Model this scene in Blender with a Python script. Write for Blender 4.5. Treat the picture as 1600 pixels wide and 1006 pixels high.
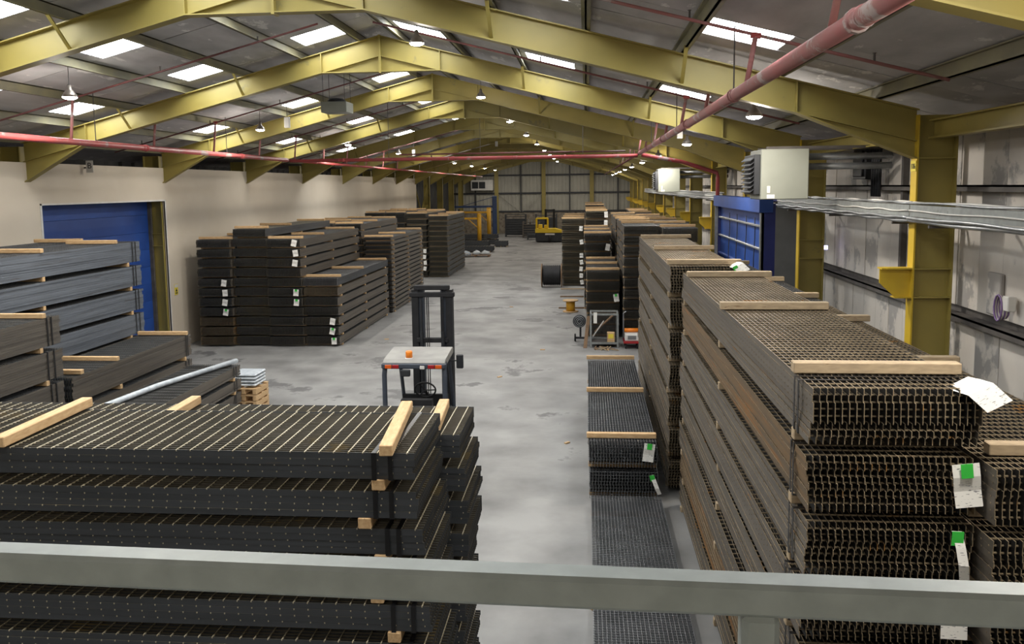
import bpy, math, random
from mathutils import Matrix, Vector

for o in list(bpy.data.objects):
    bpy.data.objects.remove(o, do_unlink=True)
SC = bpy.context.scene
COL = SC.collection
RND = random.Random(7)

# ------------------------------------------------------------------ camera
HC = 4.7
def setup_camera():
    F, cx, cy, vp, hs = 1330.0, 800.0, 440.0, (916.0, 290.0), -0.0128
    y = Vector(((vp[0] - cx) / F, (vp[1] - cy) / F, 1.0)).normalized()
    h = Vector((1, hs, 0)); x = (h - y * h.dot(y)).normalized()
    z = x.cross(y)
    if z[1] > 0: z = -z
    cam = bpy.data.cameras.new('camera'); ob = bpy.data.objects.new('camera', cam); COL.objects.link(ob)
    m = Matrix(((x[0], -x[1], -x[2], 0), (y[0], -y[1], -y[2], 0), (z[0], -z[1], -z[2], HC), (0, 0, 0, 1)))
    ob.matrix_world = m
    cam.sensor_width = 36; cam.lens = F * 36 / 1600
    cam.shift_y = (cy - 503.0) / 1600.0
    cam.clip_start = .05; cam.clip_end = 400
    SC.camera = ob
setup_camera()

# ------------------------------------------------------------------ light and exposure
SKYLIGHT = 13.0
LAMP_W = 85.0
SC.view_settings.view_transform = 'Standard'
SC.view_settings.look = 'None'
SC.view_settings.gamma = 1.0
SC.view_settings.use_curve_mapping = False
SC.view_settings.exposure = 0.38
w = bpy.data.worlds.new('sky'); SC.world = w; w.use_nodes = True
bg = w.node_tree.nodes['Background']; bg.inputs[0].default_value = (.75, .85, 1, 1); bg.inputs[1].default_value = 1.0
SC.cycles.use_denoising = True
SC.cycles.max_bounces = 7; SC.cycles.diffuse_bounces = 5; SC.cycles.glossy_bounces = 2
SC.cycles.transmission_bounces = 3; SC.cycles.sample_clamp_indirect = 6.0

# ------------------------------------------------------------------ materials
MATS = {}
def lin(r, g, b):
    f = lambda c: (c / 255 / 12.92) if c / 255 <= .04045 else ((c / 255 + .055) / 1.055) ** 2.4
    return (f(r), f(g), f(b), 1)
def mat(name, c1, c2=None, scale=4.0, rough=.6, metal=0.0, bump=0.0, stretch=None, lo=.35, hi=.65, c3=None, s3=1.2, t3=.58, detail=4, spec=.5, emit=None, estr=0):
    """noise mix of c1/c2, optional larger patches of c3"""
    m = bpy.data.materials.new(name); m.use_nodes = True; MATS[name] = m
    nt = m.node_tree; b = nt.nodes['Principled BSDF']
    b.inputs['Roughness'].default_value = rough; b.inputs['Metallic'].default_value = metal
    b.inputs['Specular IOR Level'].default_value = spec
    b.inputs['Base Color'].default_value = c1
    m.diffuse_color = c1
    if emit:
        b.inputs['Emission Color'].default_value = emit; b.inputs['Emission Strength'].default_value = estr
    if c2 is None: return m
    N = nt.nodes.new; L = nt.links.new
    tc = N('ShaderNodeTexCoord'); mp = N('ShaderNodeMapping')
    geo = N('ShaderNodeObjectInfo')
    L(tc.outputs['Object'], mp.inputs[0])
    if stretch: mp.inputs['Scale'].default_value = stretch
    add = N('ShaderNodeVectorMath'); add.operation = 'ADD'
    mul = N('ShaderNodeVectorMath'); mul.operation = 'SCALE'; mul.inputs['Scale'].default_value = 37.0
    comb = N('ShaderNodeCombineXYZ')
    for k in range(3): L(geo.outputs['Random'], comb.inputs[k])
    L(comb.outputs[0], mul.inputs[0]); L(mp.outputs[0], add.inputs[0]); L(mul.outputs[0], add.inputs[1])
    nz = N('ShaderNodeTexNoise'); nz.inputs['Scale'].default_value = scale; nz.inputs['Detail'].default_value = detail
    L(add.outputs[0], nz.inputs['Vector'])
    rp = N('ShaderNodeMapRange'); rp.inputs['From Min'].default_value = lo; rp.inputs['From Max'].default_value = hi
    L(nz.outputs['Fac'], rp.inputs['Value'])
    mx = N('ShaderNodeMix'); mx.data_type = 'RGBA'
    mx.inputs['A'].default_value = c1; mx.inputs['B'].default_value = c2
    L(rp.outputs[0], mx.inputs['Factor'])
    out = mx.outputs['Result']
    if c3 is not None:
        n2 = N('ShaderNodeTexNoise'); n2.inputs['Scale'].default_value = s3; n2.inputs['Detail'].default_value = 6
        n2.inputs['Roughness'].default_value = .65
        L(add.outputs[0], n2.inputs['Vector'])
        r2 = N('ShaderNodeMapRange'); r2.inputs['From Min'].default_value = t3; r2.inputs['From Max'].default_value = t3 + .04
        L(n2.outputs['Fac'], r2.inputs['Value'])
        m2 = N('ShaderNodeMix'); m2.data_type = 'RGBA'; m2.inputs['B'].default_value = c3
        L(r2.outputs[0], m2.inputs['Factor']); L(out, m2.inputs['A']); out = m2.outputs['Result']
    L(out, b.inputs['Base Color'])
    if bump:
        bp = N('ShaderNodeBump'); bp.inputs['Strength'].default_value = bump; bp.inputs['Distance'].default_value = .02
        L(nz.outputs['Fac'], bp.inputs['Height']); L(bp.outputs[0], b.inputs['Normal'])
    return m

mat('concrete', lin(112, 111, 109), lin(149, 148, 145), .9, .6, 0, .05, lo=.32, hi=.66, c3=lin(98, 97, 96), s3=.45, t3=.58, detail=9)
mat('cream', lin(196, 184, 165), lin(203, 192, 174), .6, .7)
mat('roof_board', lin(192, 190, 190), lin(166, 164, 164), 2.2, .9, stretch=(1, .35, 1), c3=lin(215, 213, 210), s3=3.0, t3=.6)
mat('roof_sheet', lin(60, 60, 62), lin(50, 50, 52), 2, .9)
mat('skylight_sheet', (1, 1, 1, 1), None, rough=.5, emit=(.93, .97, 1, 1), estr=SKYLIGHT)
mat('yellow', lin(152, 136, 68), lin(140, 127, 66), 1.5, .5, 0, .02, c3=lin(128, 117, 68), s3=2, t3=.64)
mat('yellow_bright', lin(205, 172, 40), lin(188, 158, 44), 2, .5, c3=lin(120, 88, 60), s3=3, t3=.68)
mat('purlin_paint', lin(134, 129, 100), lin(116, 112, 94), 2, .6)
mat('wall_board', lin(204, 198, 189), lin(192, 187, 180), 1.6, .85, 0, .05, c3=lin(158, 155, 151), s3=.9, t3=.55)
mat('wall_rail', lin(88, 84, 80), lin(70, 66, 64), 4, .7)
mat('cladding', lin(172, 170, 158), lin(158, 156, 146), .8, .6)
mat('cladding_dark', lin(66, 66, 64), lin(52, 52, 50), .8, .7)
mat('brick_base', lin(150, 142, 128), lin(118, 108, 94), 3, .9, 0, .1, c3=lin(90, 80, 70), s3=2, t3=.6)
mat('girt', lin(52, 54, 58), lin(44, 46, 50), 3, .6)
mat('blue', lin(30, 64, 132), lin(38, 76, 150), 1.2, .45)
mat('blue_dark', lin(36, 46, 112), lin(30, 40, 100), 2, .5)
mat('grey_panel', lin(112, 114, 114), lin(104, 106, 106), 3, .6)
mat('galv', lin(150, 154, 152), lin(134, 138, 136), 9, .5, .35, .02, c3=lin(124, 128, 124), s3=6, t3=.62)
mat('galv_rail', lin(146, 152, 148), lin(134, 140, 136), 14, .5, .15, .02, c3=lin(132, 138, 134), s3=7, t3=.66)
mat('steel_silver', lin(165, 168, 170), lin(140, 144, 148), 5, .4, .6)
mat('red_pipe', lin(170, 66, 66), lin(150, 74, 72), 3, .5, c3=lin(152, 128, 124), s3=1.6, t3=.6)
mat('red_pipe_dusty', lin(160, 98, 96), lin(148, 108, 104), 3, .7, c3=lin(166, 150, 146), s3=3, t3=.58)
mat('pipe_thin', lin(120, 66, 64), lin(96, 62, 60), 4, .6)
mat('heater_paint', lin(136, 139, 129), lin(130, 133, 123), 2, .5)
mat('dark_plastic', lin(36, 38, 42), lin(28, 30, 34), 5, .55)
mat('black_rubber', lin(22, 22, 24), lin(30, 30, 32), 8, .8)
mat('white_paint', lin(212, 210, 204), lin(200, 198, 192), 3, .6)
mat('lamp_glow', (1, 1, 1, 1), None, emit=(1, .93, .82, 1), estr=60)
mat('lamp_metal', lin(140, 132, 122), lin(120, 112, 104), 5, .4, .5)
mat('timber', lin(206, 174, 130), lin(188, 152, 108), 5, .75, 0, .05, stretch=(2, 9, 9), c3=lin(164, 126, 86), s3=4, t3=.66)
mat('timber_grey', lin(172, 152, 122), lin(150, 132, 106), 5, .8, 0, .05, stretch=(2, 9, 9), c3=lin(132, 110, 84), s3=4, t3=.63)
mat('timber_dark', lin(128, 100, 72), lin(104, 84, 64), 5, .8, 0, .05, stretch=(2, 9, 9))
mat('strap', lin(18, 18, 20), None, rough=.4)
mat('paper', lin(226, 224, 216), None, rough=.8)
mat('green_tape', lin(60, 190, 70), None, rough=.4)
mat('orange', lin(235, 130, 30), None, rough=.3)
mat('tail_red', lin(150, 30, 34), None, rough=.3)
mat('tail_orange', lin(205, 90, 30), None, rough=.3)
mat('truck_grey', lin(62, 68, 78), lin(54, 60, 70), 4, .5)
mat('truck_roof', lin(150, 148, 142), lin(132, 130, 126), 3, .7)
mat('truck_yellow', lin(225, 190, 20), lin(212, 178, 22), 3, .45)
mat('post_yellow', lin(214, 160, 30), lin(196, 146, 32), 3, .5)
mat('post_blue', lin(52, 74, 116), lin(46, 66, 104), 3, .5)
mat('glass_blue_led', (.4, .4, 1, 1), None, emit=(.45, .42, 1, 1), estr=6)
mat('purple_cable', lin(120, 96, 140), None, rough=.6)
mat('plastic_wrap', lin(200, 206, 210), lin(170, 178, 184), 8, .35)
mat('cloth_blue', lin(120, 150, 180), lin(190, 190, 188), 6, .8)
mat('label_yellow', lin(225, 205, 70), None, rough=.6)
mat('ink', lin(30, 30, 32), None, rough=.7)
# steel gratings: flat-bar sides, mill-bright top edges, cross rods
mat('bar_black', lin(66, 69, 73), lin(56, 59, 62), 2.5, .45, .1, c3=lin(76, 71, 64), s3=1.5, t3=.64, stretch=(1, .3, 4))
mat('bar_grey', lin(108, 114, 122), lin(92, 97, 104), 2.5, .5, .2, stretch=(1, .25, 6), c3=lin(84, 86, 90), s3=1.5, t3=.6)
mat('bar_brown', lin(104, 97, 87), lin(86, 80, 73), 2.5, .5, .2, stretch=(1, .25, 6), c3=lin(104, 84, 60), s3=1.2, t3=.63)
mat('bar_rust', lin(110, 86, 56), lin(86, 74, 58), 2.5, .6, .1, stretch=(1, .25, 6), c3=lin(128, 88, 44), s3=1.2, t3=.57)
mat('edge_tan', lin(150, 134, 108), lin(120, 106, 84), 3, .5, .2, c3=lin(160, 116, 60), s3=1.2, t3=.62)
mat('edge_dark', lin(92, 86, 74), lin(74, 70, 60), 3, .5, .25, c3=lin(106, 92, 62), s3=1.0, t3=.6)
mat('bar_inner_shade', lin(40, 40, 40), lin(32, 32, 32), 2.5, .5, .1)  # inner bars painted darker to stand for shade inside the stacks
mat('edge_steel', lin(134, 134, 134), lin(112, 112, 112), 3, .45, .3, c3=lin(112, 92, 72), s3=1.1, t3=.66)
mat('cross_light', lin(186, 176, 150), lin(160, 148, 120), 3, .45, .2)
mat('cross_steel', lin(120, 122, 124), lin(100, 102, 104), 3, .45, .3)

def paper_print():
    m = bpy.data.materials.new('printed_paper'); m.use_nodes = True; MATS['printed_paper'] = m
    nt = m.node_tree; b = nt.nodes['Principled BSDF']; N = nt.nodes.new; L = nt.links.new
    b.inputs['Roughness'].default_value = .8
    tc = N('ShaderNodeTexCoord'); mp = N('ShaderNodeMapping'); mp.inputs['Scale'].default_value = (30, 30, 130)
    L(tc.outputs['Object'], mp.inputs[0])
    nz = N('ShaderNodeTexNoise'); nz.inputs['Scale'].default_value = 1; nz.inputs['Detail'].default_value = 1
    L(mp.outputs[0], nz.inputs['Vector'])
    r = N('ShaderNodeMapRange'); r.inputs['From Min'].default_value = .64; r.inputs['From Max'].default_value = .72
    L(nz.outputs['Fac'], r.inputs['Value'])
    mx = N('ShaderNodeMix'); mx.data_type = 'RGBA'; mx.inputs['A'].default_value = lin(224, 222, 215); mx.inputs['B'].default_value = lin(120, 120, 122)
    L(r.outputs[0], mx.inputs['Factor']); L(mx.outputs['Result'], b.inputs['Base Color'])
paper_print()

# ------------------------------------------------------------------ mesh helpers
class MB:
    def __init__(s): s.v = []; s.f = []; s.m = []
    def poly(s, pts, faces, mi=0):
        n = len(s.v); s.v += [tuple(p) for p in pts]
        for q in faces: s.f.append(tuple(n + i for i in q)); s.m.append(mi)
        return s
    def box(s, x0, x1, y0, y1, z0, z1, mi=0, top=None, end=None):
        n = len(s.v)
        s.v += [(x0, y0, z0), (x1, y0, z0), (x1, y1, z0), (x0, y1, z0), (x0, y0, z1), (x1, y0, z1), (x1, y1, z1), (x0, y1, z1)]
        q = [(0, 3, 2, 1), (4, 5, 6, 7), (0, 1, 5, 4), (1, 2, 6, 5), (2, 3, 7, 6), (3, 0, 4, 7)]
        mm = [mi, mi if top is None else top, mi if end is None else end, mi, mi if end is None else end, mi]
        for a, b in zip(q, mm): s.f.append(tuple(n + i for i in a)); s.m.append(b)
        return s
    def cbox(s, x0, x1, y0, y1, z0, z1, c=.006, mi=0):
        """box with chamfered edges"""
        c = min(c, (x1 - x0) * .45, (y1 - y0) * .45, (z1 - z0) * .45)
        X = (x0, x1); Y = (y0, y1); Z = (z0, z1); n = len(s.v); idx = {}
        for i in (0, 1):
            for j in (0, 1):
                for k in (0, 1):
                    sx, sy, sz = (c if i == 0 else -c), (c if j == 0 else -c), (c if k == 0 else -c)
                    for a, p in enumerate(((X[i], Y[j] + sy, Z[k] + sz), (X[i] + sx, Y[j], Z[k] + sz), (X[i] + sx, Y[j] + sy, Z[k]))):
                        idx[(i, j, k, a)] = len(s.v); s.v.append(p)
        F = []
        for i in (0, 1): F.append([(i, 0, 0, 0), (i, 1, 0, 0), (i, 1, 1, 0), (i, 0, 1, 0)])
        for j in (0, 1): F.append([(0, j, 0, 1), (1, j, 0, 1), (1, j, 1, 1), (0, j, 1, 1)])
        for k in (0, 1): F.append([(0, 0, k, 2), (1, 0, k, 2), (1, 1, k, 2), (0, 1, k, 2)])
        for j in (0, 1):
            for k in (0, 1): F.append([(0, j, k, 1), (1, j, k, 1), (1, j, k, 2), (0, j, k, 2)])
        for i in (0, 1):
            for k in (0, 1): F.append([(i, 0, k, 0), (i, 1, k, 0), (i, 1, k, 2), (i, 0, k, 2)])
        for i in (0, 1):
            for j in (0, 1): F.append([(i, j, 0, 0), (i, j, 1, 0), (i, j, 1, 1), (i, j, 0, 1)])
        for i in (0, 1):
            for j in (0, 1):
                for k in (0, 1): F.append([(i, j, k, 0), (i, j, k, 1), (i, j, k, 2)])
        for q in F: s.f.append(tuple(idx[a] for a in q)); s.m.append(mi)
        return s
    def prism(s, pts, axis, a0, a1, mi=0):
        """pts: polygon in the other two axes (x,z for axis y; y,z for axis x; x,y for axis z)"""
        def P(p, a):
            return {'y': (p[0], a, p[1]), 'x': (a, p[0], p[1]), 'z': (p[0], p[1], a)}[axis]
        n = len(s.v); k = len(pts)
        s.v += [P(p, a0) for p in pts] + [P(p, a1) for p in pts]
        s.f.append(tuple(n + i for i in range(k))); s.f.append(tuple(n + k + i for i in reversed(range(k)))); s.m += [mi, mi]
        for i in range(k):
            j = (i + 1) % k
            s.f.append((n + i, n + k + i, n + k + j, n + j)); s.m.append(mi)
        return s
    def bar(s, p, q, wd, th, mi=0, up=(0, 0, 1)):
        """rectangular bar between two points"""
        p = Vector(p); q = Vector(q); d = (q - p).normalized(); u = Vector(up)
        if abs(d.dot(u)) > .95: u = Vector((0, 1, 0))
        a = d.cross(u).normalized(); b = a.cross(d).normalized()
        n = len(s.v)
        for e in (p, q):
            for i, j in ((-1, -1), (1, -1), (1, 1), (-1, 1)): s.v.append(tuple(e + a * (i * wd / 2) + b * (j * th / 2)))
        for f in ((0, 1, 2, 3), (7, 6, 5, 4), (0, 4, 5, 1), (1, 5, 6, 2), (2, 6, 7, 3), (3, 7, 4, 0)):
            s.f.append(tuple(n + i for i in f)); s.m.append(mi)
        return s
    def tube(s, pts, r, seg=10, mi=0, closed=False, cap=True):
        pts = [Vector(p) for p in pts]; k = len(pts); n = len(s.v)
        rr = r if isinstance(r, (list, tuple)) else [r] * k
        u = None
        for i, p in enumerate(pts):
            if closed: d = pts[(i + 1) % k] - pts[i - 1]
            else: d = pts[min(i + 1, k - 1)] - pts[max(i - 1, 0)]
            d.normalize()
            if u is None:
                u = Vector((0, 0, 1)) if abs(d.z) < .9 else Vector((1, 0, 0))
            a = d.cross(u).normalized(); u = a.cross(d).normalized()
            for j in range(seg):
                t = 2 * math.pi * j / seg
                s.v.append(tuple(p + (a * math.cos(t) + u * math.sin(t)) * rr[i]))
        for i in range(k if closed else k - 1):
            i2 = (i + 1) % k
            for j in range(seg):
                j2 = (j + 1) % seg
                s.f.append((n + i * seg + j, n + i * seg + j2, n + i2 * seg + j2, n + i2 * seg + j)); s.m.append(mi)
        if cap and not closed:
            s.f.append(tuple(n + j for j in reversed(range(seg)))); s.m.append(mi)
            s.f.append(tuple(n + (k - 1) * seg + j for j in range(seg))); s.m.append(mi)
        return s
    def lathe(s, prof, c=(0, 0, 0), axis='z', seg=24, mi=0):
        """prof: (radius, height) list"""
        n = len(s.v); k = len(prof)
        for (r, h) in prof:
            for j in range(seg):
                t = 2 * math.pi * j / seg; a, b = r * math.cos(t), r * math.sin(t)
                p = {'z': (a, b, h), 'x': (h, a, b), 'y': (a, h, b)}[axis]
                s.v.append((p[0] + c[0], p[1] + c[1], p[2] + c[2]))
        for i in range(k - 1):
            for j in range(seg):
                j2 = (j + 1) % seg
                s.f.append((n + i * seg + j, n + i * seg + j2, n + (i + 1) * seg + j2, n + (i + 1) * seg + j)); s.m.append(mi)
        if prof[0][0] > 0: s.f.append(tuple(n + j for j in reversed(range(seg)))); s.m.append(mi)
        if prof[-1][0] > 0: s.f.append(tuple(n + (k - 1) * seg + j for j in range(seg))); s.m.append(mi)
        return s
    def mesh(s, name, mats, smooth=False):
        me = bpy.data.meshes.new(name); me.from_pydata(s.v, [], s.f)
        for m in (mats if isinstance(mats, (list, tuple)) else [mats]): me.materials.append(MATS[m])
        me.polygons.foreach_set('material_index', s.m)
        if smooth: me.polygons.foreach_set('use_smooth', [True] * len(s.f))
        me.update(); return me
    def build(s, name, mats, parent=None, smooth=False, loc=None):
        return link(name, s.mesh(name, mats, smooth), parent, loc)

def link(name, me, parent=None, loc=None, rz=0):
    o = bpy.data.objects.new(name, me); COL.objects.link(o)
    if loc is not None: o.location = loc
    if rz: o.rotation_euler = (0, 0, rz)
    if parent is not None: o.parent = parent
    return o
def empty(name, loc=(0, 0, 0), rz=0):
    o = bpy.data.objects.new(name, None); COL.objects.link(o); o.location = loc; o.rotation_euler = (0, 0, rz)
    o.empty_display_size = .2
    return o
def tag(o, label, cat, group=None, kind=None):
    o['label'] = label; o['category'] = cat
    if group: o['group'] = group
    if kind: o['kind'] = kind
    return o
def struct(o, label=None):
    o['kind'] = 'structure'
    if label: o['label'] = label
    return o
def smoothed(o):
    for p in o.data.polygons: p.use_smooth = True
    return o
def text_mesh(name, txt, size, matname, parent, loc, rot, depth=.002):
    c = bpy.data.curves.new(name, 'FONT'); c.body = txt; c.size = size; c.extrude = depth
    c.align_x = 'CENTER'; c.align_y = 'CENTER'
    t = bpy.data.objects.new(name + '_curve', c); COL.objects.link(t)
    dg = bpy.context.evaluated_depsgraph_get()
    me = bpy.data.meshes.new_from_object(t.evaluated_get(dg))
    bpy.data.objects.remove(t, do_unlink=True)
    me.materials.clear(); me.materials.append(MATS[matname])
    o = link(name, me, parent, loc); o.rotation_euler = rot
    return o
ORD = ['topmost', 'second', 'third', 'fourth', 'fifth', 'sixth', 'seventh', 'eighth', 'ninth', 'tenth', 'eleventh', 'twelfth', 'thirteenth',
       'fourteenth', 'fifteenth', 'sixteenth', 'seventeenth', 'eighteenth']
NTH = ['first'] + ORD[1:]

# ------------------------------------------------------------------ the building
AX = -4.25                      # ridge line
SL = .258                       # roof slope
YW = 86.0                       # back wall
FRAMES = [11.7 + 6.1 * k for k in range(-2, 13)]
def roofz(x): return 8.02 - SL * abs(x - AX)

fl = struct(MB().box(-15.2, 6.2, -6, YW + .5, -.3, 0).build('floor', 'concrete'), 'worn pale grey concrete floor of the warehouse')
# left partition wall with the blue door opening
wl = MB()
wl.box(-12.26, -12.2, -6, 18.22, 0, 5.36).box(-12.26, -12.2, 18.22, 23.86, 4.41, 5.36).box(-12.26, -12.2, 23.86, 60.8, 0, 5.36)
wl.box(-12.75, -12.26, 60.7, 60.8, 0, 5.36)
wall_left = struct(wl.build('wall_left', 'cream'), 'cream painted partition wall along the left side')
struct(MB().box(-12.235, -12.19, 18.16, 18.22, 0, 4.45).box(-12.235, -12.19, 23.86, 23.9, 0, 4.45).box(-12.235, -12.19, 18.16, 23.9, 4.41, 4.45).build('trim_1', 'white_paint'))
d1 = empty('door_1', (-12.72, 20.8, 0)); struct(d1, 'blue roller door in the cream wall')
sl = MB().prism([(0, 0), (.018, .004), (.022, .25), (.018, .496), (0, .5)], 'y', -2.8, 3.0).mesh('door_slat', 'blue')
for k in range(9): link('door_section', sl, d1, (0, 0, .5 * k + .02))
MB().box(-.02, .12, 2.98, 3.06, 0, 4.5).build('guide_rail', 'wall_rail', d1)
# outer left wall and the recess beyond the partition
wo = MB()
for k in range(130):
    y = -6 + k * .72
    wo.prism([(-13.75, y), (-13.68, y + .08), (-13.68, y + .3), (-13.75, y + .38), (-13.75, y + .72), (-13.85, y + .72), (-13.85, y)], 'z', 0, 5.6)
struct(wo.build('wall_outer_left', 'cladding_dark'), 'dark ribbed outer wall behind the cream partition')
struct(MB().box(-15, 6.2, -6.2, -6, 0, 8.4).build('wall_front', 'cream'))
dk = struct(MB().box(-12.2, 5.0, -6, 1.62, 2.85, 3.0).build('floor_gallery', 'galv'), 'gallery deck behind the railing')

# right wall: flaking boards on rails
wr = MB().box(5.2, 5.3, -6, YW, 0, 6.2)
wall_right = struct(wr.build('wall_right', 'wall_rail'), 'boarded right wall with flaking white paint')
bw = .655
bl = MB().cbox(0, .05, .006, bw - .006, 0, 2.78, .006).mesh('wall_board', 'wall_board')
bh = MB().cbox(0, .05, .006, bw - .006, 0, 2.75, .006).mesh('wall_board', 'wall_board')
for k in range(58):
    y = 3.13 + k * bw
    link('wall_board', bl, wall_right, (5.14 + .004 * (k % 3), y, .06))
    link('wall_board', bh, wall_right, (5.14 + .004 * ((k + 1) % 3), y, 2.98))
far = MB()
for k in range(67):
    y = 3.13 + 58 * bw + k * bw
    far.cbox(5.15, 5.19, y + .006, y + bw - .006, .06, 2.86).cbox(5.15, 5.19, y + .006, y + bw - .006, 2.98, 5.75)
for k in range(14):
    y = 3.13 - (k + 1) * bw
    far.cbox(5.15, 5.19, y + .006, y + bw - .006, .06, 2.86).cbox(5.15, 5.19, y + .006, y + bw - .006, 2.98, 5.75)
fo = far.build('wall_boards', 'wall_board', wall_right); fo['kind'] = 'stuff'
for z in (1.3, 2.87, 4.62):
    MB().box(4.98, 5.16, -5, YW - .1, z, z + .025).box(4.98, 5.0, -5, YW - .1, z - .06, z + .025).build('wall_rail', 'wall_rail', wall_right)
for y in (9.55, 14.2):
    MB().box(5.05, 5.14, y, y + .09, 2.9, 5.6).build('rail_post', 'wall_rail', wall_right)

# back wall: ribbed cladding, girts, posts, flaking base
wbk = MB()
for k in range(54):
    x = -14.2 + k * .36
    wbk.prism([(x, YW + .1), (x, YW), (x + .22, YW), (x + .25, YW - .04), (x + .33, YW - .04), (x + .36, YW), (x + .36, YW + .1)], 'z', 2.1, 8.2)
wall_back = struct(wbk.build('wall_back', 'cladding'), 'pale ribbed cladding of the far end wall')
MB().box(-14.2, 5.2, YW - .12, YW + .1, 0, 2.1).build('base_wall', 'brick_base', wall_back)
for z in (2.12, 3.95, 5.75): MB().box(-14.2, 5.2, YW - .2, YW - .05, z, z + .16).build('girt', 'girt', wall_back)
for x in (-11.2, -6.6, -1.7, 3.1): MB().box(x, x + .1, YW - .22, YW - .08, 2.1, 7.8).build('sheeting_post', 'girt', wall_back)
for x in (-9.0, -4.25, .55):
    MB().box(x - .12, x + .12, YW - .3, YW - .06, 0, 7.9).box(x - .2, x + .2, YW - .34, YW - .3, 0, 7.9).build('gable_post', 'yellow', wall_back)
for a, b in (((-8.9, YW - .25, 4.0), (-6.6, YW - .25, 2.2)), ((-4.4, YW - .25, 4.0), (-6.4, YW - .25, 2.2))):
    MB().bar(a, b, .06, .04).build('brace', 'cladding', wall_back)
MB().box(-14.2, 6.2, YW + .1, YW + .3, 0, 8.6).build('sheet_backing', 'cladding_dark', wall_back)

# ceiling: boards between purlins, translucent sheets
OFF = [.0, .45, 1.72, 2.98, 4.25, 5.52, 6.8, 8.05, 9.6]
SKY_L = [3.9, 7.1, 10.35, 13.4, 16.6, 22.98, 29.3, 36.6, 38.9]  # first two are out of view, added for extra light
SKY_R = [3.6, 6.8, 10.0, 16.45, 19.45, 26.1, 33.3, 36.4]  # likewise, first two are unseen sheets added to brighten the near end
SKW = .92
def ceiling(side, sky, label):
    sg = -1 if side == 'left' else 1
    top = MB()
    x0, x1 = AX, AX + sg * 9.9
    z0, z1 = roofz(x0) + .1, roofz(x1) + .1
    top.poly([(x0, -6, z0), (x1, -6, z1), (x1, YW + .3, z1), (x0, YW + .3, z0), (x0, -6, z0 + .03), (x1, -6, z1 + .03), (x1, YW + .3, z1 + .03), (x0, YW + .3, z0 + .03)],
             [(0, 1, 2, 3), (7, 6, 5, 4), (0, 4, 5, 1), (1, 5, 6, 2), (2, 6, 7, 3), (3, 7, 4, 0)])
    root = struct(top.build('ceiling', 'roof_sheet'), label)
    cuts = [-6.0]
    for y in sky:
        g = y - cuts[-1]; n = max(1, round(g / 2.2))
        for i in range(1, n + 1): cuts.append(cuts[-1] + g / n if i < n else y)
        cuts.append(y + SKW)
    while cuts[-1] < 44: cuts.append(cuts[-1] + 2.3)
    near = [c for c in cuts]
    cache = {}
    for b in range(8):
        a0, a1 = OFF[b], OFF[b + 1]
        wd = a1 - a0
        for i in range(len(near) - 1):
            y0, y1 = near[i], near[i + 1]
            issky = b in (1, 3, 5) and any(abs(y0 - s) < .01 for s in sky)
            if issky: 
                key = ('s', b)
                if key not in cache:
                    m = MB(); n = 24; V = []
                    i0, i1 = .13, wd - .22
                    for j in range(n + 1):
                        yy = SKW * j / n; zz = .02 * math.cos(2 * math.pi * yy / .153)
                        V += [(sg * i0, yy, -SL * i0 + zz), (sg * i1, yy, -SL * i1 + zz)]
                    m.poly(V, [(2 * j, 2 * j + 1, 2 * j + 3, 2 * j + 2) for j in range(n)])
                    cache[key] = m.mesh('skylight_sheet', 'skylight_sheet')
                    for q, (e0, e1) in enumerate(((0, i0), (i1, wd))):
                        P = [(sg * e0, .007, -SL * e0), (sg * e1, .007, -SL * e1), (sg * e1, SKW - .007, -SL * e1), (sg * e0, SKW - .007, -SL * e0)]
                        cache[('e', b, q)] = MB().poly(P + [(p[0], p[1], p[2] + .03) for p in P], [(0, 1, 2, 3), (7, 6, 5, 4), (0, 4, 5, 1), (1, 5, 6, 2), (2, 6, 7, 3), (3, 7, 4, 0)]).mesh('roof_board', 'roof_board')
                LC = (AX + sg * a0, y0, roofz(AX + sg * a0))
                o = link('skylight_sheet', cache[key], root, (LC[0], LC[1], LC[2] + .02))
                for q in (0, 1): link('roof_board', cache[('e', b, q)], root, LC)
                continue
            key = (b, round(y1 - y0, 3))
            if key not in cache:
                m = MB(); g = .013; ly = y1 - y0
                P = [(0, g, 0), (sg * wd, g, -SL * wd), (sg * wd, ly - g, -SL * wd), (0, ly - g, 0)]
                m.poly(P + [(p[0], p[1], p[2] + .03) for p in P], [(0, 1, 2, 3), (7, 6, 5, 4), (0, 4, 5, 1), (1, 5, 6, 2), (2, 6, 7, 3), (3, 7, 4, 0)])
                cache[key] = m.mesh('roof_board', 'roof_board')
            link('roof_board', cache[key], root, (AX + sg * a0, y0, roofz(AX + sg * a0) + RND.uniform(-.004, .004)))
        rest = MB(); y = near[-1]; z0 = roofz(AX + sg * a0); X0 = AX + sg * a0; X1 = AX + sg * a1; z1 = roofz(X1)
        while y < YW:
            e = min(YW, y + 2.3) - .014
            P = [(X0, y, z0), (X1, y, z1), (X1, e, z1), (X0, e, z0)]
            rest.poly(P + [(p[0], p[1], p[2] + .03) for p in P], [(0, 1, 2, 3), (7, 6, 5, 4), (0, 4, 5, 1), (1, 5, 6, 2), (2, 6, 7, 3), (3, 7, 4, 0)])
            y += 2.3
        o = rest.build('roof_boards', 'roof_board', root); o['kind'] = 'stuff'
    for a in OFF[1:8]:
        x = AX + sg * a; z = roofz(x)
        MB().box(x - .012, x + .012, -6, YW, z - .17, z).box(x - .012, x + .06, -6, YW, z - .17, z - .155).box(x - .06, x + .012, -6, YW, z - .02, z - .004).build('purlin', 'purlin_paint', root)
    return root
ceiling('left', SKY_L, 'left slope of the boarded roof with bright skylight sheets')
ceiling('right', SKY_R, 'right slope of the boarded roof with bright skylight sheets')

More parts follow.
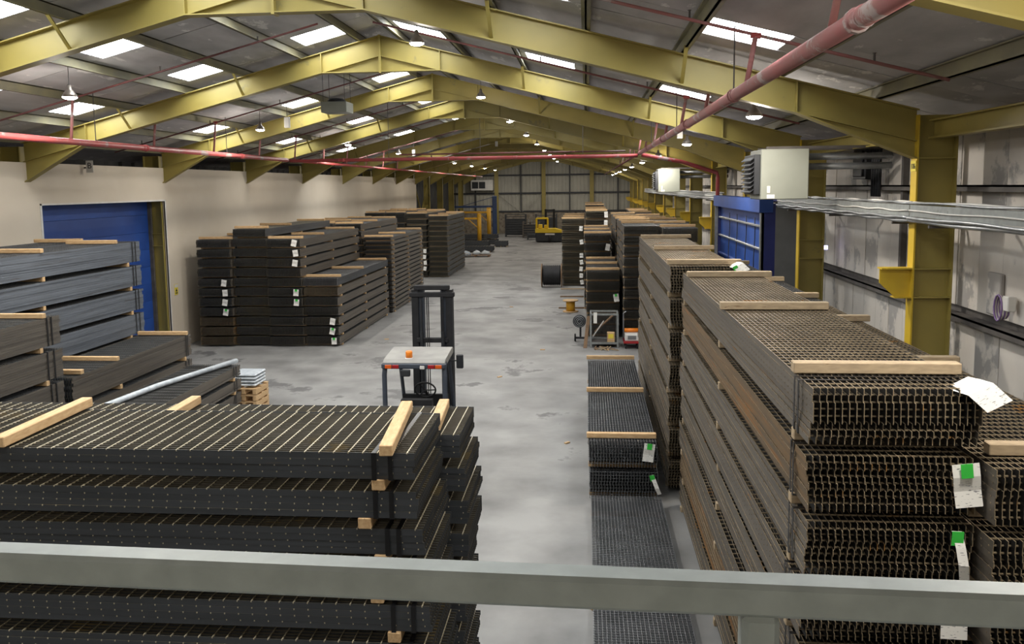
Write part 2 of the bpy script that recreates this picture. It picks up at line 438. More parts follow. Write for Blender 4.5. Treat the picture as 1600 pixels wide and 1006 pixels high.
# portal frames
def rtop(x): return 7.83 - SL * abs(x - AX)
def rbot(x): return rtop(x) - .4
def frame_meshes():
    P = {}
    FW = .1
    def flange(m, pts, t=.018):
        for (a, b) in zip(pts[:-1], pts[1:]): m.bar((a[0], 0, a[1]), (b[0], 0, b[1]), 2 * FW, t)
    # left rafter
    bl = [(-12.22, 4.93), (-10.75, rbot(-10.75)), (-5.5, rbot(-5.5)), (AX - .01, rbot(-5.5))]
    tl = [(-12.22, rtop(-12.22)), (AX - .01, rtop(AX))]
    m = MB().prism(bl + tl[::-1], 'y', -.008, .008)
    flange(m, bl); flange(m, tl); P['rafter_left'] = m
    P['stiffener'] = MB().bar((-10.75, 0, rbot(-10.75)), (-12.22, 0, rbot(-12.22)), .15, .014)
    P['stiffener.1'] = MB().bar((-5.5, 0, rbot(-5.5)), (AX, 0, rbot(AX)), .16, .014)
    for x in (-5.5, -10.75): P['stiffener.%s' % x] = MB().box(x - .008, x + .008, -.09, .09, rbot(x), rtop(x))
    br = [(AX + .01, rbot(-3.0)), (-3.0, rbot(-3.0)), (2.75, rbot(2.75)), (4.3, 5.0)]
    tr = [(AX + .01, rtop(AX)), (4.3, rtop(4.3))]
    m = MB().prism(br + tr[::-1], 'y', -.008, .008)
    flange(m, br); flange(m, tr); P['rafter_right'] = m
    P['stiffener.2'] = MB().bar((2.75, 0, rbot(2.75)), (4.3, 0, rbot(4.3)), .15, .014)
    P['stiffener.3'] = MB().bar((-3.0, 0, rbot(-3.0)), (AX, 0, rbot(AX)), .16, .014)
    for x in (-3.0, 2.75): P['stiffener.%s' % x] = MB().box(x - .008, x + .008, -.09, .09, rbot(x), rtop(x))
    P['apex_plate'] = MB().box(AX - .022, AX + .022, -.1, .1, rbot(-5.5) - .03, rtop(AX) + .02)
    zt = rtop(4.55)
    m = MB().box(4.31, 4.79, -.01, .01, 0, zt)
    m.box(4.78, 4.8, -.1, .1, 0, zt)
    for z in (5.0, 3.55, 3.17): m.box(4.3, 4.79, -.1, .1, z - .008, z + .008)
    P['column_web'] = m
    P['column_flange'] = MB().box(4.29, 4.312, -.1, .1, 0, zt)
    P['column_left'] = MB().box(-12.74, -12.3, -.01, .01, 0, rtop(-12.5)).box(-12.76, -12.74, -.1, .1, 0, rtop(-12.5)).box(-12.3, -12.28, -.1, .1, 0, rtop(-12.5)).box(-12.74, -12.3, -.1, .1, 3.46, 3.475).box(-12.74, -12.3, -.1, .1, 3.1, 3.115)
    P['corbel'] = MB().prism([(4.29, 3.56), (3.9, 3.56), (3.9, 3.36), (4.1, 3.17), (4.29, 3.17)], 'y', -.01, .01).box(3.9, 4.29, -.09, .09, 3.545, 3.565).box(4.08, 4.29, -.09, .09, 3.16, 3.175)
    for s in (-1, 1):
        for a in (2.98, 5.52):
            x = AX + s * a
            P['fly_brace.%s' % x] = MB().bar((x, .0, rbot(x) + .03), (x, -.5, roofz(x) - .15), .05, .02)
    MM = dict(column_flange='yellow_bright', corbel='yellow_bright')
    return {k: v.mesh(k, MM.get(k, 'yellow')) for k, v in P.items()}
FM = frame_meshes()
FNAMES = dict(rafter_left='rafter', rafter_right='rafter', column_web='column', column_left='column')
for i, y in enumerate(FRAMES):
    e = empty('portal_frame', (0, y, 0))
    j = i - 2
    if j >= 0: lb = 'yellow steel portal frame spanning the roof, %s frame down the hall from the railing' % NTH[j]
    else: lb = 'yellow steel portal frame ' + ('overhead, just in front of the railing' if i == 1 else 'above the gallery behind the railing')
    tag(e, lb, 'frame', 'portal frames')
    for k, me in FM.items():
        if k == 'corbel' and 17 < y < 24: continue
        link(FNAMES.get(k, k.split('.')[0]), me, e)
    # eaves beam on the right to the next frame
    if i < len(FRAMES) - 1:
        MB().box(4.42, 4.58, .1, 6.0, 5.25, 5.27).box(4.49, 4.51, .1, 6.0, 5.27, 5.47).box(4.42, 4.58, .1, 6.0, 5.47, 5.49).build('eaves_beam', 'yellow', e)

# ------------------------------------------------------------------ steel gratings
# local axes of a bundle: bars along Y (length), width along X, base at z = 0, centred
SIDES = {'black': ('bar_black', 'edge_dark', 'cross_light', 'bar_black'), 'grey': ('bar_grey', 'edge_steel', 'cross_steel', 'bar_inner_shade'), 'brown': ('bar_brown', 'edge_dark', 'cross_steel', 'bar_black'),
         'rust': ('bar_rust', 'edge_tan', 'edge_tan', 'bar_inner_shade'), 'tan': ('bar_brown', 'edge_tan', 'edge_tan', 'bar_inner_shade'), 'steel': ('bar_black', 'edge_steel', 'cross_steel', 'bar_inner_shade')}  # last slot: inner bars, mostly darker to paint in the shade between bars
def grating_mb(m, L, W, h, z0, dx=0, dy=0, nb=24, pitch=.1, cross=True, th=.005, worn=0):
    for i in range(nb):
        x = -W / 2 + th / 2 + (W - th) * i / (nb - 1) + dx
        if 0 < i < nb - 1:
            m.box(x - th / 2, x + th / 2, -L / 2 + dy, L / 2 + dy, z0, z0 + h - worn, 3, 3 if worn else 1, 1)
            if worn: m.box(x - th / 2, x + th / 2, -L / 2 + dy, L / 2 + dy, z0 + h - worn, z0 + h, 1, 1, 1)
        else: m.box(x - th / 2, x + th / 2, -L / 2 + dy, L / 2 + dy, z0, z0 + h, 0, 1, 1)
    if cross:
        n = int(L / pitch)
        for i in range(n):
            y = -L / 2 + L * (i + .5) / n + dy
            m.box(-W / 2 + dx - .003, W / 2 + dx + .003, y - .0035, y + .0035, z0 + h - .0085, z0 + h - .0005 if cross != 'top' else z0 + h + .0008, 2)
    return m
GCACHE = {}
def panel_mesh(L, W, h, tint, nb, pitch):
    k = ('p', L, W, h, tint, nb, pitch)
    if k not in GCACHE:
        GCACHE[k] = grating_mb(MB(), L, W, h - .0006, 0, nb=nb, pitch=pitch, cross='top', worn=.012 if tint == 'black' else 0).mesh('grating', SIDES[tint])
    return GCACHE[k]
def layers_mesh(L, W, h, n, tint, nb, var):
    k = ('l', L, W, h, n, tint, nb, var)
    if k not in GCACHE:
        r = random.Random(hash((var, n)) & 255); m = MB()
        for j in range(n):
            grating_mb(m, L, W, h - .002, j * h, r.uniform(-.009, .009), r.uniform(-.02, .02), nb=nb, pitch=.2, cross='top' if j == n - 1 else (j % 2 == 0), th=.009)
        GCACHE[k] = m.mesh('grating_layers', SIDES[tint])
    return GCACHE[k]
def batten_mesh(W, w_, t, mt):
    k = ('b', W, w_, t, mt)
    if k not in GCACHE: GCACHE[k] = MB().cbox(-W / 2, W / 2, -w_ / 2, w_ / 2, 0, t, .006).mesh('timber_batten', mt)
    return GCACHE[k]
def strap_mesh(W, H):
    k = ('s', W, H)
    if k not in GCACHE:
        a = W / 2 + .016; m = MB(); s = .016
        m.box(-a, -a + .002, -s, s, -.002, H).box(a - .002, a, -s, s, -.002, H).box(-a, a, -s, s, H, H + .002).box(-a, a, -s, s, -.003, -.001)
        GCACHE[k] = m.mesh('strap', 'strap')
    return GCACHE[k]
def tag_mesh(kind):
    k = ('t', kind)
    if k not in GCACHE:
        m = MB()
        if kind == 'flat':       # hangs down the end face
            pts = [(0, -.012, 0), (0, -.02, -.08), (0, -.012, -.17), (0, -.024, -.27)]
        elif kind == 'curl':
            pts = [(0, -.01, .0), (.02, -.04, -.1), (.035, -.06, -.2), (.055, -.04, -.3)]
        else:                    # lies on the top, corner folded over the edge
            pts = [(0, .2, .006), (.02, .05, .012), (.05, -.02, -.01), (.09, -.06, -.14)]
        wd = .16 if kind != 'curl' else .06
        n = len(pts)
        V = [(p[0] - wd / 2, p[1], p[2]) for p in pts] + [(p[0] + wd / 2, p[1], p[2]) for p in pts]
        V += [(v[0], v[1] + .0015, v[2]) for v in V]
        F = []
        for i in range(n - 1):
            F += [(i, i + n, i + n + 1, i + 1), (2 * n + i, 2 * n + i + 1, 3 * n + i + 1, 3 * n + i)]
            F += [(i, i + 1, 2 * n + i + 1, 2 * n + i), (n + i, 3 * n + i, 3 * n + i + 1, n + i + 1)]
        m.poly(V, F)
        GCACHE[k] = m.mesh('paper_tag', 'printed_paper')
        GCACHE[('g', kind)] = MB().box(-.035, .035, -.03, -.026, -.085, .004).mesh('green_tape', 'green_tape')
    return GCACHE[k], GCACHE[('g', kind)]

PILES = {}
def pile(name, x0, x1, y0, y1, ztop, n, layers, tint, near=False, along='y', nb=24, pitch=.1, bat=.075, nbat=3, straps=(), shift=None, jit=.009, tags=None,
         tops=(), batpos=None, tilt=0, group=None, mt='timber', tints=None, bw=.075):
    """a stack of strapped grating bundles; tags {bundle: (kind, x fraction, green)}; tops: batten positions (fraction of length) on the very top"""
    L = (y1 - y0) if along == 'y' else (x1 - x0); W = (x1 - x0) if along == 'y' else (y1 - y0)
    L, W = round(L, 3), round(W, 3)
    pit = ztop / n; H = pit - bat; h = round((H - .006) / layers, 4)
    cx, cy = (x0 + x1) / 2, (y0 + y1) / 2
    rz = 0 if along == 'y' else -math.pi / 2
    r = random.Random(name)
    bp = batpos or ([.06, .5, .94] if nbat == 3 else [.08, .92])
    for i in range(n):                                 # i counts from the top
        zb = ztop - (i + 1) * pit
        jx, jy = r.uniform(-jit, jit), r.uniform(-jit * 1.5, jit * 1.5)
        if shift and i < len(shift): jx += shift[i]
        loc = (cx + jx, cy + jy, zb)
        e = empty('grating_bundle', loc, rz + r.uniform(-.002, .002))
        if i == n - 1 and n > 1: lb = 'bottom steel grating bundle of ' + name
        elif i == 0: lb = ('topmost steel grating bundle of ' if n > 1 else 'single strapped steel grating bundle of ') + name
        else: lb = '%s steel grating bundle down in %s' % (ORD[i], name)
        tag(e, lb, 'steel grating', 'gratings in ' + name if group is None else group)
        tn = tints[i] if tints and i < len(tints) else tint
        if near:
            me = panel_mesh(L, W, h, tn, nb, pitch)
            wk = 0
            for j in range(layers):
                wk = max(-.014, min(.014, wk + r.choice((-.009, -.004, .004, .009)) * (1 if along == 'y' else .4)))
                link('grating', me, e, (wk, r.uniform(-.012, .012), bat + j * h))
        else:
            o = link('grating_layers', layers_mesh(L, W, h, layers, tn, nb, r.randrange(2)), e, (0, 0, bat)); o['kind'] = 'stuff'
        for f in bp:
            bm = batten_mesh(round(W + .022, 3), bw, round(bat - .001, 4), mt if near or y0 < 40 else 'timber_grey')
            link('timber_batten', bm, e, (r.uniform(-.01, .015), (f - .5) * L + r.uniform(-.06, .06) * L / 6, 0))
        for f in straps:
            for d in (-.06, .06): link('strap', strap_mesh(W, round(layers * h, 4)), e, (0, (f - .5) * L + d + r.uniform(-.03, .03), bat))
        if tags and i in tags:
            k, fx, gr = tags[i]; tm, gm = tag_mesh(k)
            t = link('paper_tag', tm, e, ((fx - .5) * W, -L / 2 - .02, bat + layers * h - (.0 if k == 'fold' else .02)))
            t.rotation_euler = (0, r.uniform(-.25, .25) if k != 'fold' else -.5, 0)
            t.scale = (1, 1, min(1, layers * h * .95 / .3)) if k != 'fold' else (1, 1, 1)
            if gr: link('green_tape', gm, t)
    for q, f in enumerate(tops):
        which = ['nearest', 'middle', 'farthest'] if len(tops) == 3 else ['nearer', 'farther'] if len(tops) == 2 else ['single']
        if along == 'x': which = ['leftmost', 'rightmost'] if len(tops) == 2 else ['only']
        fx = f if isinstance(f, tuple) else (f, 0, 1.04, 0)
        o = link('timber_batten', batten_mesh(round(W * fx[2], 3), .09, .075, mt))
        o.location = (cx + fx[1], y0 + fx[0] * L, ztop + .0008) if along == 'y' else (x0 + fx[0] * L, cy + fx[1], ztop + .0008)
        o.rotation_euler = (0, 0, fx[3] + rz)
        tag(o, '%s timber batten across the top of %s' % (which[q], name), 'timber', 'loose timber battens')
    PILES[name] = (x0, x1, y0, y1, ztop)

T = lambda idx, k='flat', fx=.9, g=(): {i: (k, fx, i in g) for i in idx}
# --- left foreground, bars running across the hall
pile('the wide front left pile below the railing', -7.95, -1.15, 5.43, 6.44, 2.95, 11, 4, 'black', True, 'x', nb=25, bat=.078, batpos=[.12, .5, .955], straps=(.97,), shift=[0, .02, .05, .07, .08, .08, .1], jit=.012,
     tops=((.57, .02, 1.12, .03), (.968, -.02, 1.16, .09)), bw=.09)
pile('the pile just behind the front left pile', -7.85, -1.0, 6.55, 7.42, 2.75, 10, 4, 'black', True, 'x', nb=22, bat=.078, batpos=[.12, .5, .955], shift=[0, .03, .05, .04], jit=.015, tops=((.625, -.05, 1.05, .03), (.965, -.1, 1.08, .06)))
# --- left, bars running down the hall
pile('the pile cut off by the left picture edge', -9.6, -8.58, 6.4, 13.05, 2.72, 5, 12, 'brown', bat=.085, straps=(.955,), batpos=[.1, .5, .93], tops=(.05, .45, .94))
pile('the grey pile before the blue left door', -10.74, -9.7, 11.0, 17.75, 3.63, 7, 10, 'grey', bat=.085, straps=(.96,), batpos=[.1, .5, .93], tops=(.3, .5, .86))
pile('the pile between grey pile and blue door', -11.85, -10.82, 11.0, 17.75, 3.63, 7, 10, 'grey', bat=.085, tops=(.3, .5, .95))
pile('the low pile right of the grey pile', -9.6, -8.55, 13.25, 17.55, 1.63, 3, 9, 'brown', bat=.085, straps=(.95,), batpos=[.1, .35, .93], tops=(.06, .32, .95))
pile('the lowest left pile under the white tube', -8.15, -7.12, 10.6, 16.7, 1.14, 4, 5, 'brown', bat=.07, straps=(.95,), tops=())
# --- block of four by the left wall
gA = [(-11.62, -10.6, 3.24, 11, 'leftmost'), (-10.54, -9.54, 3.55, 12, 'second'), (-9.48, -8.45, 3.24, 11, 'third'), (-8.4, -7.38, 2.07, 7, 'rightmost')]
tg = [T([4, 5, 6, 7], fx=.82, g=(7,)), None, T([0, 1, 2, 5, 6], fx=.86, g=(5, 6)), T([4, 5, 6], fx=.84, g=(5, 6))]
for q, (a, b, z, n, nm) in enumerate(gA):
    pile('the %s pile of the left wall block' % nm, a, b, 24.5 + (0, .12, .02, .1)[q], 31.1, z, n, 5, 'black' if q < 2 else 'brown', bat=.06, tags=tg[q], tops=(.04, .35, .9) if q != 3 else (.05, .45, .95),
         tints=['brown'] * 8 + ['rust'] * 3 if q == 0 else (['steel', 'tan'] + ['brown'] * 9 if q == 3 else None))
# --- second block
gB = [(-11.6, -10.58, 3.35, 6, 'leftmost', 11), (-10.54, -9.52, 3.4, 6, 'second', 11), (-9.46, -8.44, 3.38, 12, 'third', 5), (-8.36, -7.3, 2.87, 17, 'rightmost', 3)]
for q, (a, b, z, n, nm, ly) in enumerate(gB):
    pile('the %s pile of the second left block' % nm, a, b, 31.4, 37.6, z, n, ly, 'brown', bat=.05, tops=(.04, .4, .93), nb=18, tags=T([6, 8], fx=.1) if q == 3 else None)
# --- third block
gC = [(-11.6, -10.6, 3.42, 6, 'leftmost', 11), (-10.5, -9.5, 3.42, 6, 'second', 11), (-9.4, -8.36, 3.36, 11, 'third', 5), (-8.24, -7.24, 3.22, 12, 'rightmost', 5)]
for q, (a, b, z, n, nm, ly) in enumerate(gC):
    pile('the %s pile of the far left block' % nm, a, b, 44.0, 50.4, z, n, ly, 'black' if q > 1 else 'brown', bat=.055, tops=(.05, .5, .94), nb=16, tags=T([6, 7, 8, 9], fx=.92) if q == 2 else None)
# --- right side
pile('the tall near right pile', 1.36, 2.36, 5.27, 12.3, 3.45, 8, 8, 'tan', True, bat=.078, batpos=[.055, .5, .96], straps=(.045,), jit=.012, mt='timber_grey', tops=((.06, .03, 1.06, -.01), (.475, .0, 1.05, -.01), (.91, .06, 1.12, -.015)),
     tints=['tan', 'rust', 'tan', 'tan', 'tan', 'tan', 'rust', 'tan'], tags={0: ('fold', .93, False), 1: ('flat', .93, True), 2: ('curl', .9, True), 3: ('flat', .93, False)})
pile('the near right pile beside the wall', 2.43, 3.4, 5.1, 12.1, 3.0, 7, 8, 'tan', True, bat=.078, batpos=[.055, .5, .96], mt='timber_grey', tops=((.045, .06, 1.0, 0), (.435, .03, 1.05, 0), (.8, .04, 1.05, 0)))
pile('the second tall right pile', 1.24, 2.24, 12.75, 20.4, 3.5, 7, 9, 'tan', True, bat=.085, batpos=[.04, .5, .96], mt='timber_grey', tops=((.03, .02, 1.1, 0), (.42, .06, 1.1, 0), (.88, .05, 1.12, 0)), tags=T([0], 'fold', .93, (0,)))
pile('the second right pile beside the blue door', 2.42, 3.42, 12.6, 19.0, 3.0, 6, 8, 'brown', bat=.085, mt='timber_grey', tops=(.05, .4, .9))
pile('the third tall right pile', 1.12, 2.1, 25.4, 31.6, 3.5, 11, 5, 'brown', bat=.06, tops=(.3, .6, .93), mt='timber')
pile('the third right pile by the yellow columns', 2.2, 3.2, 25.0, 31.4, 3.45, 7, 8, 'brown', bat=.07, tops=(.1, .5, .95))
pile('the fourth tall right pile', 1.1, 2.1, 32.2, 38.4, 3.44, 7, 8, 'brown', bat=.07, tops=(.05, .4, .9), nb=18)
pile('the fourth right pile near the yellow columns', 2.2, 3.2, 32.2, 38.4, 3.35, 7, 8, 'brown', bat=.07, tops=(.05, .5, .95), nb=18)
pile('the far right pile beside the yellow columns', 2.3, 3.3, 44.0, 50.0, 3.3, 7, 8, 'brown', bat=.07, tops=(.05, .5, .95), nb=16)
pile('the black pile beside the cable drum', -1.14, -.12, 40.0, 46.0, 3.16, 10, 5, 'black', bat=.06, tops=(.04, .5, .95), nb=18, tags=T([1, 3, 5, 6, 7, 8, 9], fx=.88))
pile('the short aisle pile behind the mesh cage', .0, 1.0, 26.3, 31.0, 2.08, 6, 6, 'brown', bat=.06, tops=(.06, .5, .92), tags=T([2], fx=.9, g=(2,)))
pile('the middle aisle pile left of third right pile', -.08, .92, 32.2, 38.0, 2.9, 8, 6, 'brown', bat=.06, tops=(.05, .5, .92), nb=18, tags=T([1], fx=.9))
pile('the back aisle pile right of the black pile', -.02, .96, 39.8, 45.8, 3.52, 9, 6, 'black', bat=.06, tops=(.05, .5, .95), nb=18, tags=T([0, 1, 2], fx=.94))
pile('the farthest aisle pile before the yellow post', -.05, .95, 47.5, 53.0, 3.62, 7, 9, 'brown', bat=.06, tops=(.05, .95), nb=16)
pile('the low aisle pile with three pale battens', .03, 1.03, 12.3, 18.4, .95, 2, 8, 'steel', True, bat=.075, batpos=[.05, .5, .95], tops=((.03, -.02, 1.03, 0), (.5, -.02, 1.03, 0), (.985, -.02, 1.03, 0)), tags={0: ('flat', .9, True), 1: ('curl', .92, True)})
pile('the floor level pile at the aisle edge', .06, 1.07, 6.2, 12.1, .2, 1, 3, 'steel', True, bat=.07, batpos=[.05, .5, .62, .95], pitch=.05, tops=())

# ------------------------------------------------------------------ foreground railing
rl = empty('guard_railing', (.27, 1.31, 3.0), -.032)
tag(rl, 'galvanised square tube railing across the foreground', 'railing')
MB().cbox(-3.0, 2.4, -.028, .028, 1.028, 1.082, .007).build('top_rail', 'galv_rail', rl)
MB().cbox(-3.0, 2.4, -.022, .022, .5, .544, .006).build('mid_rail', 'galv_rail', rl)
for x in (-1.85, 0, 1.85):
    MB().cbox(x - .029, x + .029, -.027, .027, 0, 1.03, .009).build('post', 'galv_rail', rl)
    MB().cbox(x - .06, x + .06, -.06, .06, 0, .01, .002).build('base_plate', 'galv_rail', rl)

# ------------------------------------------------------------------ high-bay lamps
def lamp_meshes():
    hs = MB().lathe([(.02, .3), (.05, .3), (.06, .2), (.1, .16), (.17, .06), (.185, 0), (.175, .0), (.16, .06), (.09, .15)], seg=20).mesh('housing', 'lamp_metal', True)
    ds = MB().lathe([(.172, .004), (.165, -.02), (.12, -.045), (.06, -.058), (.0001, -.062)], seg=20).mesh('diffuser', 'lamp_glow')
    rd = MB().tube([(0, 0, .3), (0, 0, .74)], .008, 6).lathe([(.035, .28), (.035, .33), (.0, .33)], seg=10).mesh('hanger', 'wall_rail')
    return hs, ds, rd
LM = lamp_meshes()
ROWS = [(-8.6, 'left'), (-2.7, 'middle'), (2.45, 'right')]
for q, y in enumerate([-3.0 + 8.4 * k for k in range(11)]):  # first row is unseen, added behind the camera to brighten camera-facing sides
    for x, nm in ROWS:
        z = roofz(x) - .62
        e = empty('high_bay_lamp', (x, y - (.9 if nm == 'right' else 0), z))
        tag(e, 'lit round high-bay lamp, %s in the %s lamp row from the railing' % (NTH[q - 1], nm) if q else 'added unseen high-bay fill lamp of the %s row above the gallery behind the railing' % nm, 'lamp', 'high-bay lamps')
        for n, me in zip(('housing', 'diffuser', 'hanger'), LM):
            lo = link(n, me, e)
            if n != 'hanger': lo.scale = (.66, .66, .66)
            else: lo.scale = (.66, .66, 1); lo.location.z = -.12
        ld = bpy.data.lights.new('lamp_light', 'AREA'); ld.shape = 'DISK'; ld.size = .22; ld.energy = LAMP_W * .75; ld.color = (1, .93, .84)
        lo = bpy.data.objects.new('lamp_light', ld); COL.objects.link(lo); lo.parent = e; lo.location = (0, 0, -.08)
        ld = bpy.data.lights.new('lamp_spill', 'POINT'); ld.shadow_soft_size = .1; ld.energy = LAMP_W * .35; ld.color = (1, .93, .84)
        lo = bpy.data.objects.new('lamp_spill', ld); COL.objects.link(lo); lo.parent = e; lo.location = (0, 0, -.2)

# ------------------------------------------------------------------ sprinkler pipes
def flanges(m, pts, r, step):
    for a, b in zip(pts[:-1], pts[1:]):
        a, b = Vector(a), Vector(b); d = (b - a); L = d.length; d.normalize(); k = step * .5
        while k < L:
            m.tube([a + d * (k - .03), a + d * (k + .03)], r * 1.22, 12); m.tube([a + d * (k - .16), a + d * (k - .14)], r * 1.1, 12); k += step
    return m
def main_pipe(pts, r, label, mt, step=5.2, hang=True):
    e = empty('sprinkler_pipe', pts[0]); tag(e, label, 'pipe', 'red sprinkler mains')
    loc = Vector(pts[0]); P = [Vector(p) - loc for p in pts]
    MB().tube(P, r, 16).build('pipe', mt, e, True)
    flanges(MB(), P, r, step).build('couplings', mt, e)['kind'] = 'stuff'
    if hang:
        a, b = P[0], P[1]; L = (b - a).length; d = (b - a).normalized(); k = 3.2
        while k < L:
            p = a + d * k; w_ = p + loc
            MB().tube([p, Vector((p.x, p.y, roofz(w_.x) - loc.z - .05))], .009, 6).build('hanger_rod', 'wall_rail', e); k += 6.1
    return e
main_pipe([(-9.5, -5.5, 5.63), (-9.5, 26.7, 5.63)], .06, 'red sprinkler main running along the left roof slope', 'red_pipe')
main_pipe([(-9.5, 27.0, 5.63), (-9.5, 78, 5.63)], .045, 'thinner red main continuing down the far left roof', 'red_pipe')
main_pipe([(1.65, -5.5, 5.68), (1.65, 26.7, 5.68)], .066, 'dusty red sprinkler main running along the right roof slope', 'red_pipe_dusty', 4.4)
main_pipe([(1.65, 27.0, 5.68), (1.65, 78, 5.68)], .04, 'thinner red main continuing down the far right roof', 'pipe_thin')
main_pipe([(-9.4, 26.7, 5.6), (1.58, 26.7, 5.6)], .055, 'red cross main spanning the hall between both sprinkler mains', 'red_pipe', 3.5)
main_pipe([(1.7, 26.75, 5.62), (2.9, 26.75, 5.4), (4.0, 26.75, 5.04), (4.02, 26.75, 4.9), (4.02, 26.75, 3.0)], .06, 'bright red riser bending down beside the blue right door', 'red_pipe', 9, False)
main_pipe([(-7.3, 33.2, 6.0), (1.5, 33.2, 6.0)], .03, 'thin red pipe hung across the hall behind cross main', 'pipe_thin', 4)
for k in range(13):
    y = 6.05 + 3.05 * k
    for sd, xm, zm in (('left', -9.5, 5.68), ('right', 1.65, 5.74)):
        sg = -1 if sd == 'left' else 1
        e = empty('sprinkler_branch', (xm, y, zm)); tag(e, 'thin red sprinkler branch under the %s roof slope, %s from the railing' % (sd, NTH[k]), 'pipe', 'sprinkler branch pipes')
        xa, xb = AX + sg * .5, AX + sg * 7.9
        mt = 'pipe_thin' if k else 'red_pipe_dusty'
        bz = lambda x: roofz(x) - .27 - zm
        MB().tube([(xa - xm, 0, bz(xa)), (xb - xm, 0, bz(xb))], .018, 8).build('branch', 'pipe_thin' if sd == 'left' or k > 1 else 'red_pipe_dusty', e, True)
        xt = xm + .08
        MB().tube([(0, 0, 0), (.08, 0, bz(xt))], .027, 8).build('riser', 'red_pipe_dusty', e, True)
        MB().tube([(.03, 0, bz(xt)), (.13, 0, bz(xt + .05))], .032, 8).build('tee', 'red_pipe', e)
        for t in (.15, .4, .65, .9):
            x = xa + (xb - xa) * t
            MB().tube([(x - xm, 0, bz(x)), (x - xm, 0, bz(x) + .09)], .012, 6).lathe([(.02, bz(x) + .09), (.02, bz(x) + .095)], (x - xm, 0, 0), seg=8).build('sprinkler_head', 'wall_rail', e)

# ------------------------------------------------------------------ warm-air heaters and boxes
def heater(loc, wx, dy, hz, label):
    e = empty('warm_air_heater', loc); tag(e, label, 'heater', 'warm-air heaters')
    MB().cbox(0, wx, 0, dy, 0, hz, .012).build('casing', 'heater_paint', e)
    MB().cbox(-.1, -.001, .05, dy - .02, .1 * hz, .9 * hz, .008).build('outlet_box', 'dark_plastic', e)
    for k in range(8):
        z = hz * (.14 + .09 * k)
        MB().prism([(-.16, z), (-.1, z + .05), (-.1, z + .062), (-.16, z + .012)], 'y', .04, dy - .03).build('louvre', 'dark_plastic', e)
    MB().box(.0, .003 + .0, -.004, .0, .0, hz).build('seam', 'grey_panel', e)
    MB().cbox(.1, .15, -.008, -.0005, .13 * hz, .27 * hz, .002).build('control_plate', 'white_paint', e)
    MB().cbox(.1, .22, -.005, -.0005, .02 * hz, .1 * hz, .001).build('rating_label', 'paper', e)
    for z in (.66, .86): MB().tube([(wx, dy * .6, z * hz), (4.98 - loc[0], dy * .6, z * hz)], .055, 12).build('flue_pipe', 'steel_silver', e, True)
    for y in (.12, dy - .12): MB().box(.1, 4.98 - loc[0], y - .02, y + .02, hz + .001, hz + .045).build('bracket_arm', 'wall_rail', e)
    return e
heater((2.78, 14.0, 4.44), .75, .9, .8, 'large grey warm-air heater bracketed above the near right piles')
heater((2.5, 30.2, 4.44), .75, .9, .8, 'smaller looking grey warm-air heater farther along the right wall')
h = empty('ceiling_fan_heater', (-5.95, 20.3, 6.5)); tag(h, 'pale boxed unit hung under the left roof slope', 'heater')
MB().cbox(-.3, .32, -.3, .3, 0, .25, .01).build('casing', 'heater_paint', h)
MB().lathe([(.2, .25), (.22, .3), (.16, .34), (.0, .36)], seg=16).build('motor', 'dark_plastic', h)
for x, y in ((-.25, -.25), (.27, -.25), (-.25, .25), (.27, .25)): MB().tube([(x, y, .25), (x, y, roofz(-5.95 + x) - 6.5 - .03)], .006, 6).build('hanger_rod', 'wall_rail', h)
ac = empty('wall_air_unit', (-11.5, YW - 1.0, 4.35)); tag(ac, 'white air unit with two dark grilles on the far wall', 'heater')
MB().cbox(0, 2.2, 0, .75, 0, 1.05, .02).build('casing', 'white_paint', ac)
for x in (.12, .82): MB().box(x, x + .62, -.02, -.001, .2, .85).build('grille', 'dark_plastic', ac)
for n, (x, y, z, nm) in enumerate(((-8.0, 22.6, 6.35, 'beside the second lamp of the left row'), (-8.1, 40, 6.2, 'far along the left roof slope'), (2.35, 22.0, 5.85, 'beside the second lamp of the right row'), (-4.9, 47, 6.9, 'near the ridge far down the hall'))):
    o = empty('sensor_box', (x, y, z)); tag(o, 'small white sensor box %s' % nm, 'sensor', 'roof sensor boxes')
    MB().cbox(-.07, .07, -.05, .05, 0, .28, .01).build('case', 'white_paint', o)
    MB().tube([(0, 0, .28), (0, 0, roofz(x) - z - .01)], .008, 6).build('hanger', 'wall_rail', o)

# ------------------------------------------------------------------ cable trays on the right
def tray(y0, y1, label):
    e = empty('cable_tray', (4.2, y0, 4.2)); tag(e, label, 'cable tray', 'cable trays'); L = y1 - y0
    MB().box(-.012, -.008, 0, L, .05, .2).box(-.008, .07, 0, L, .05, .054).box(-.008, .07, 0, L, .196, .2).build('tray_channel', 'galv', e)
    for q, (x, z, r) in enumerate(((-.03, .03, .022), (.0, -.01, .026), (-.02, .225, .014), (.03, .23, .016), (-.025, .12, .01))):
        n = 40; P = [(x + .004 * math.sin(k * 1.7 + q), L * k / n, z + .008 * math.sin(k * 1.1 + q * 2)) for k in range(n + 1)]
        MB().tube(P, r, 8).build('conduit' if q < 2 else 'cable', 'steel_silver' if q < 3 else 'white_paint', e, True)
    y = .6
    while y < L:
        MB().box(-.02, .75, y - .02, y + .02, -.075, -.04).build('bracket', 'wall_rail', e); y += 3.05
tray(-5, 11.5, 'galvanised cable tray passing the first right column')
tray(11.52, 19.2, 'galvanised cable tray between heater and right wall boards')
tray(26.9, 62, 'galvanised cable tray beyond the blue right door')

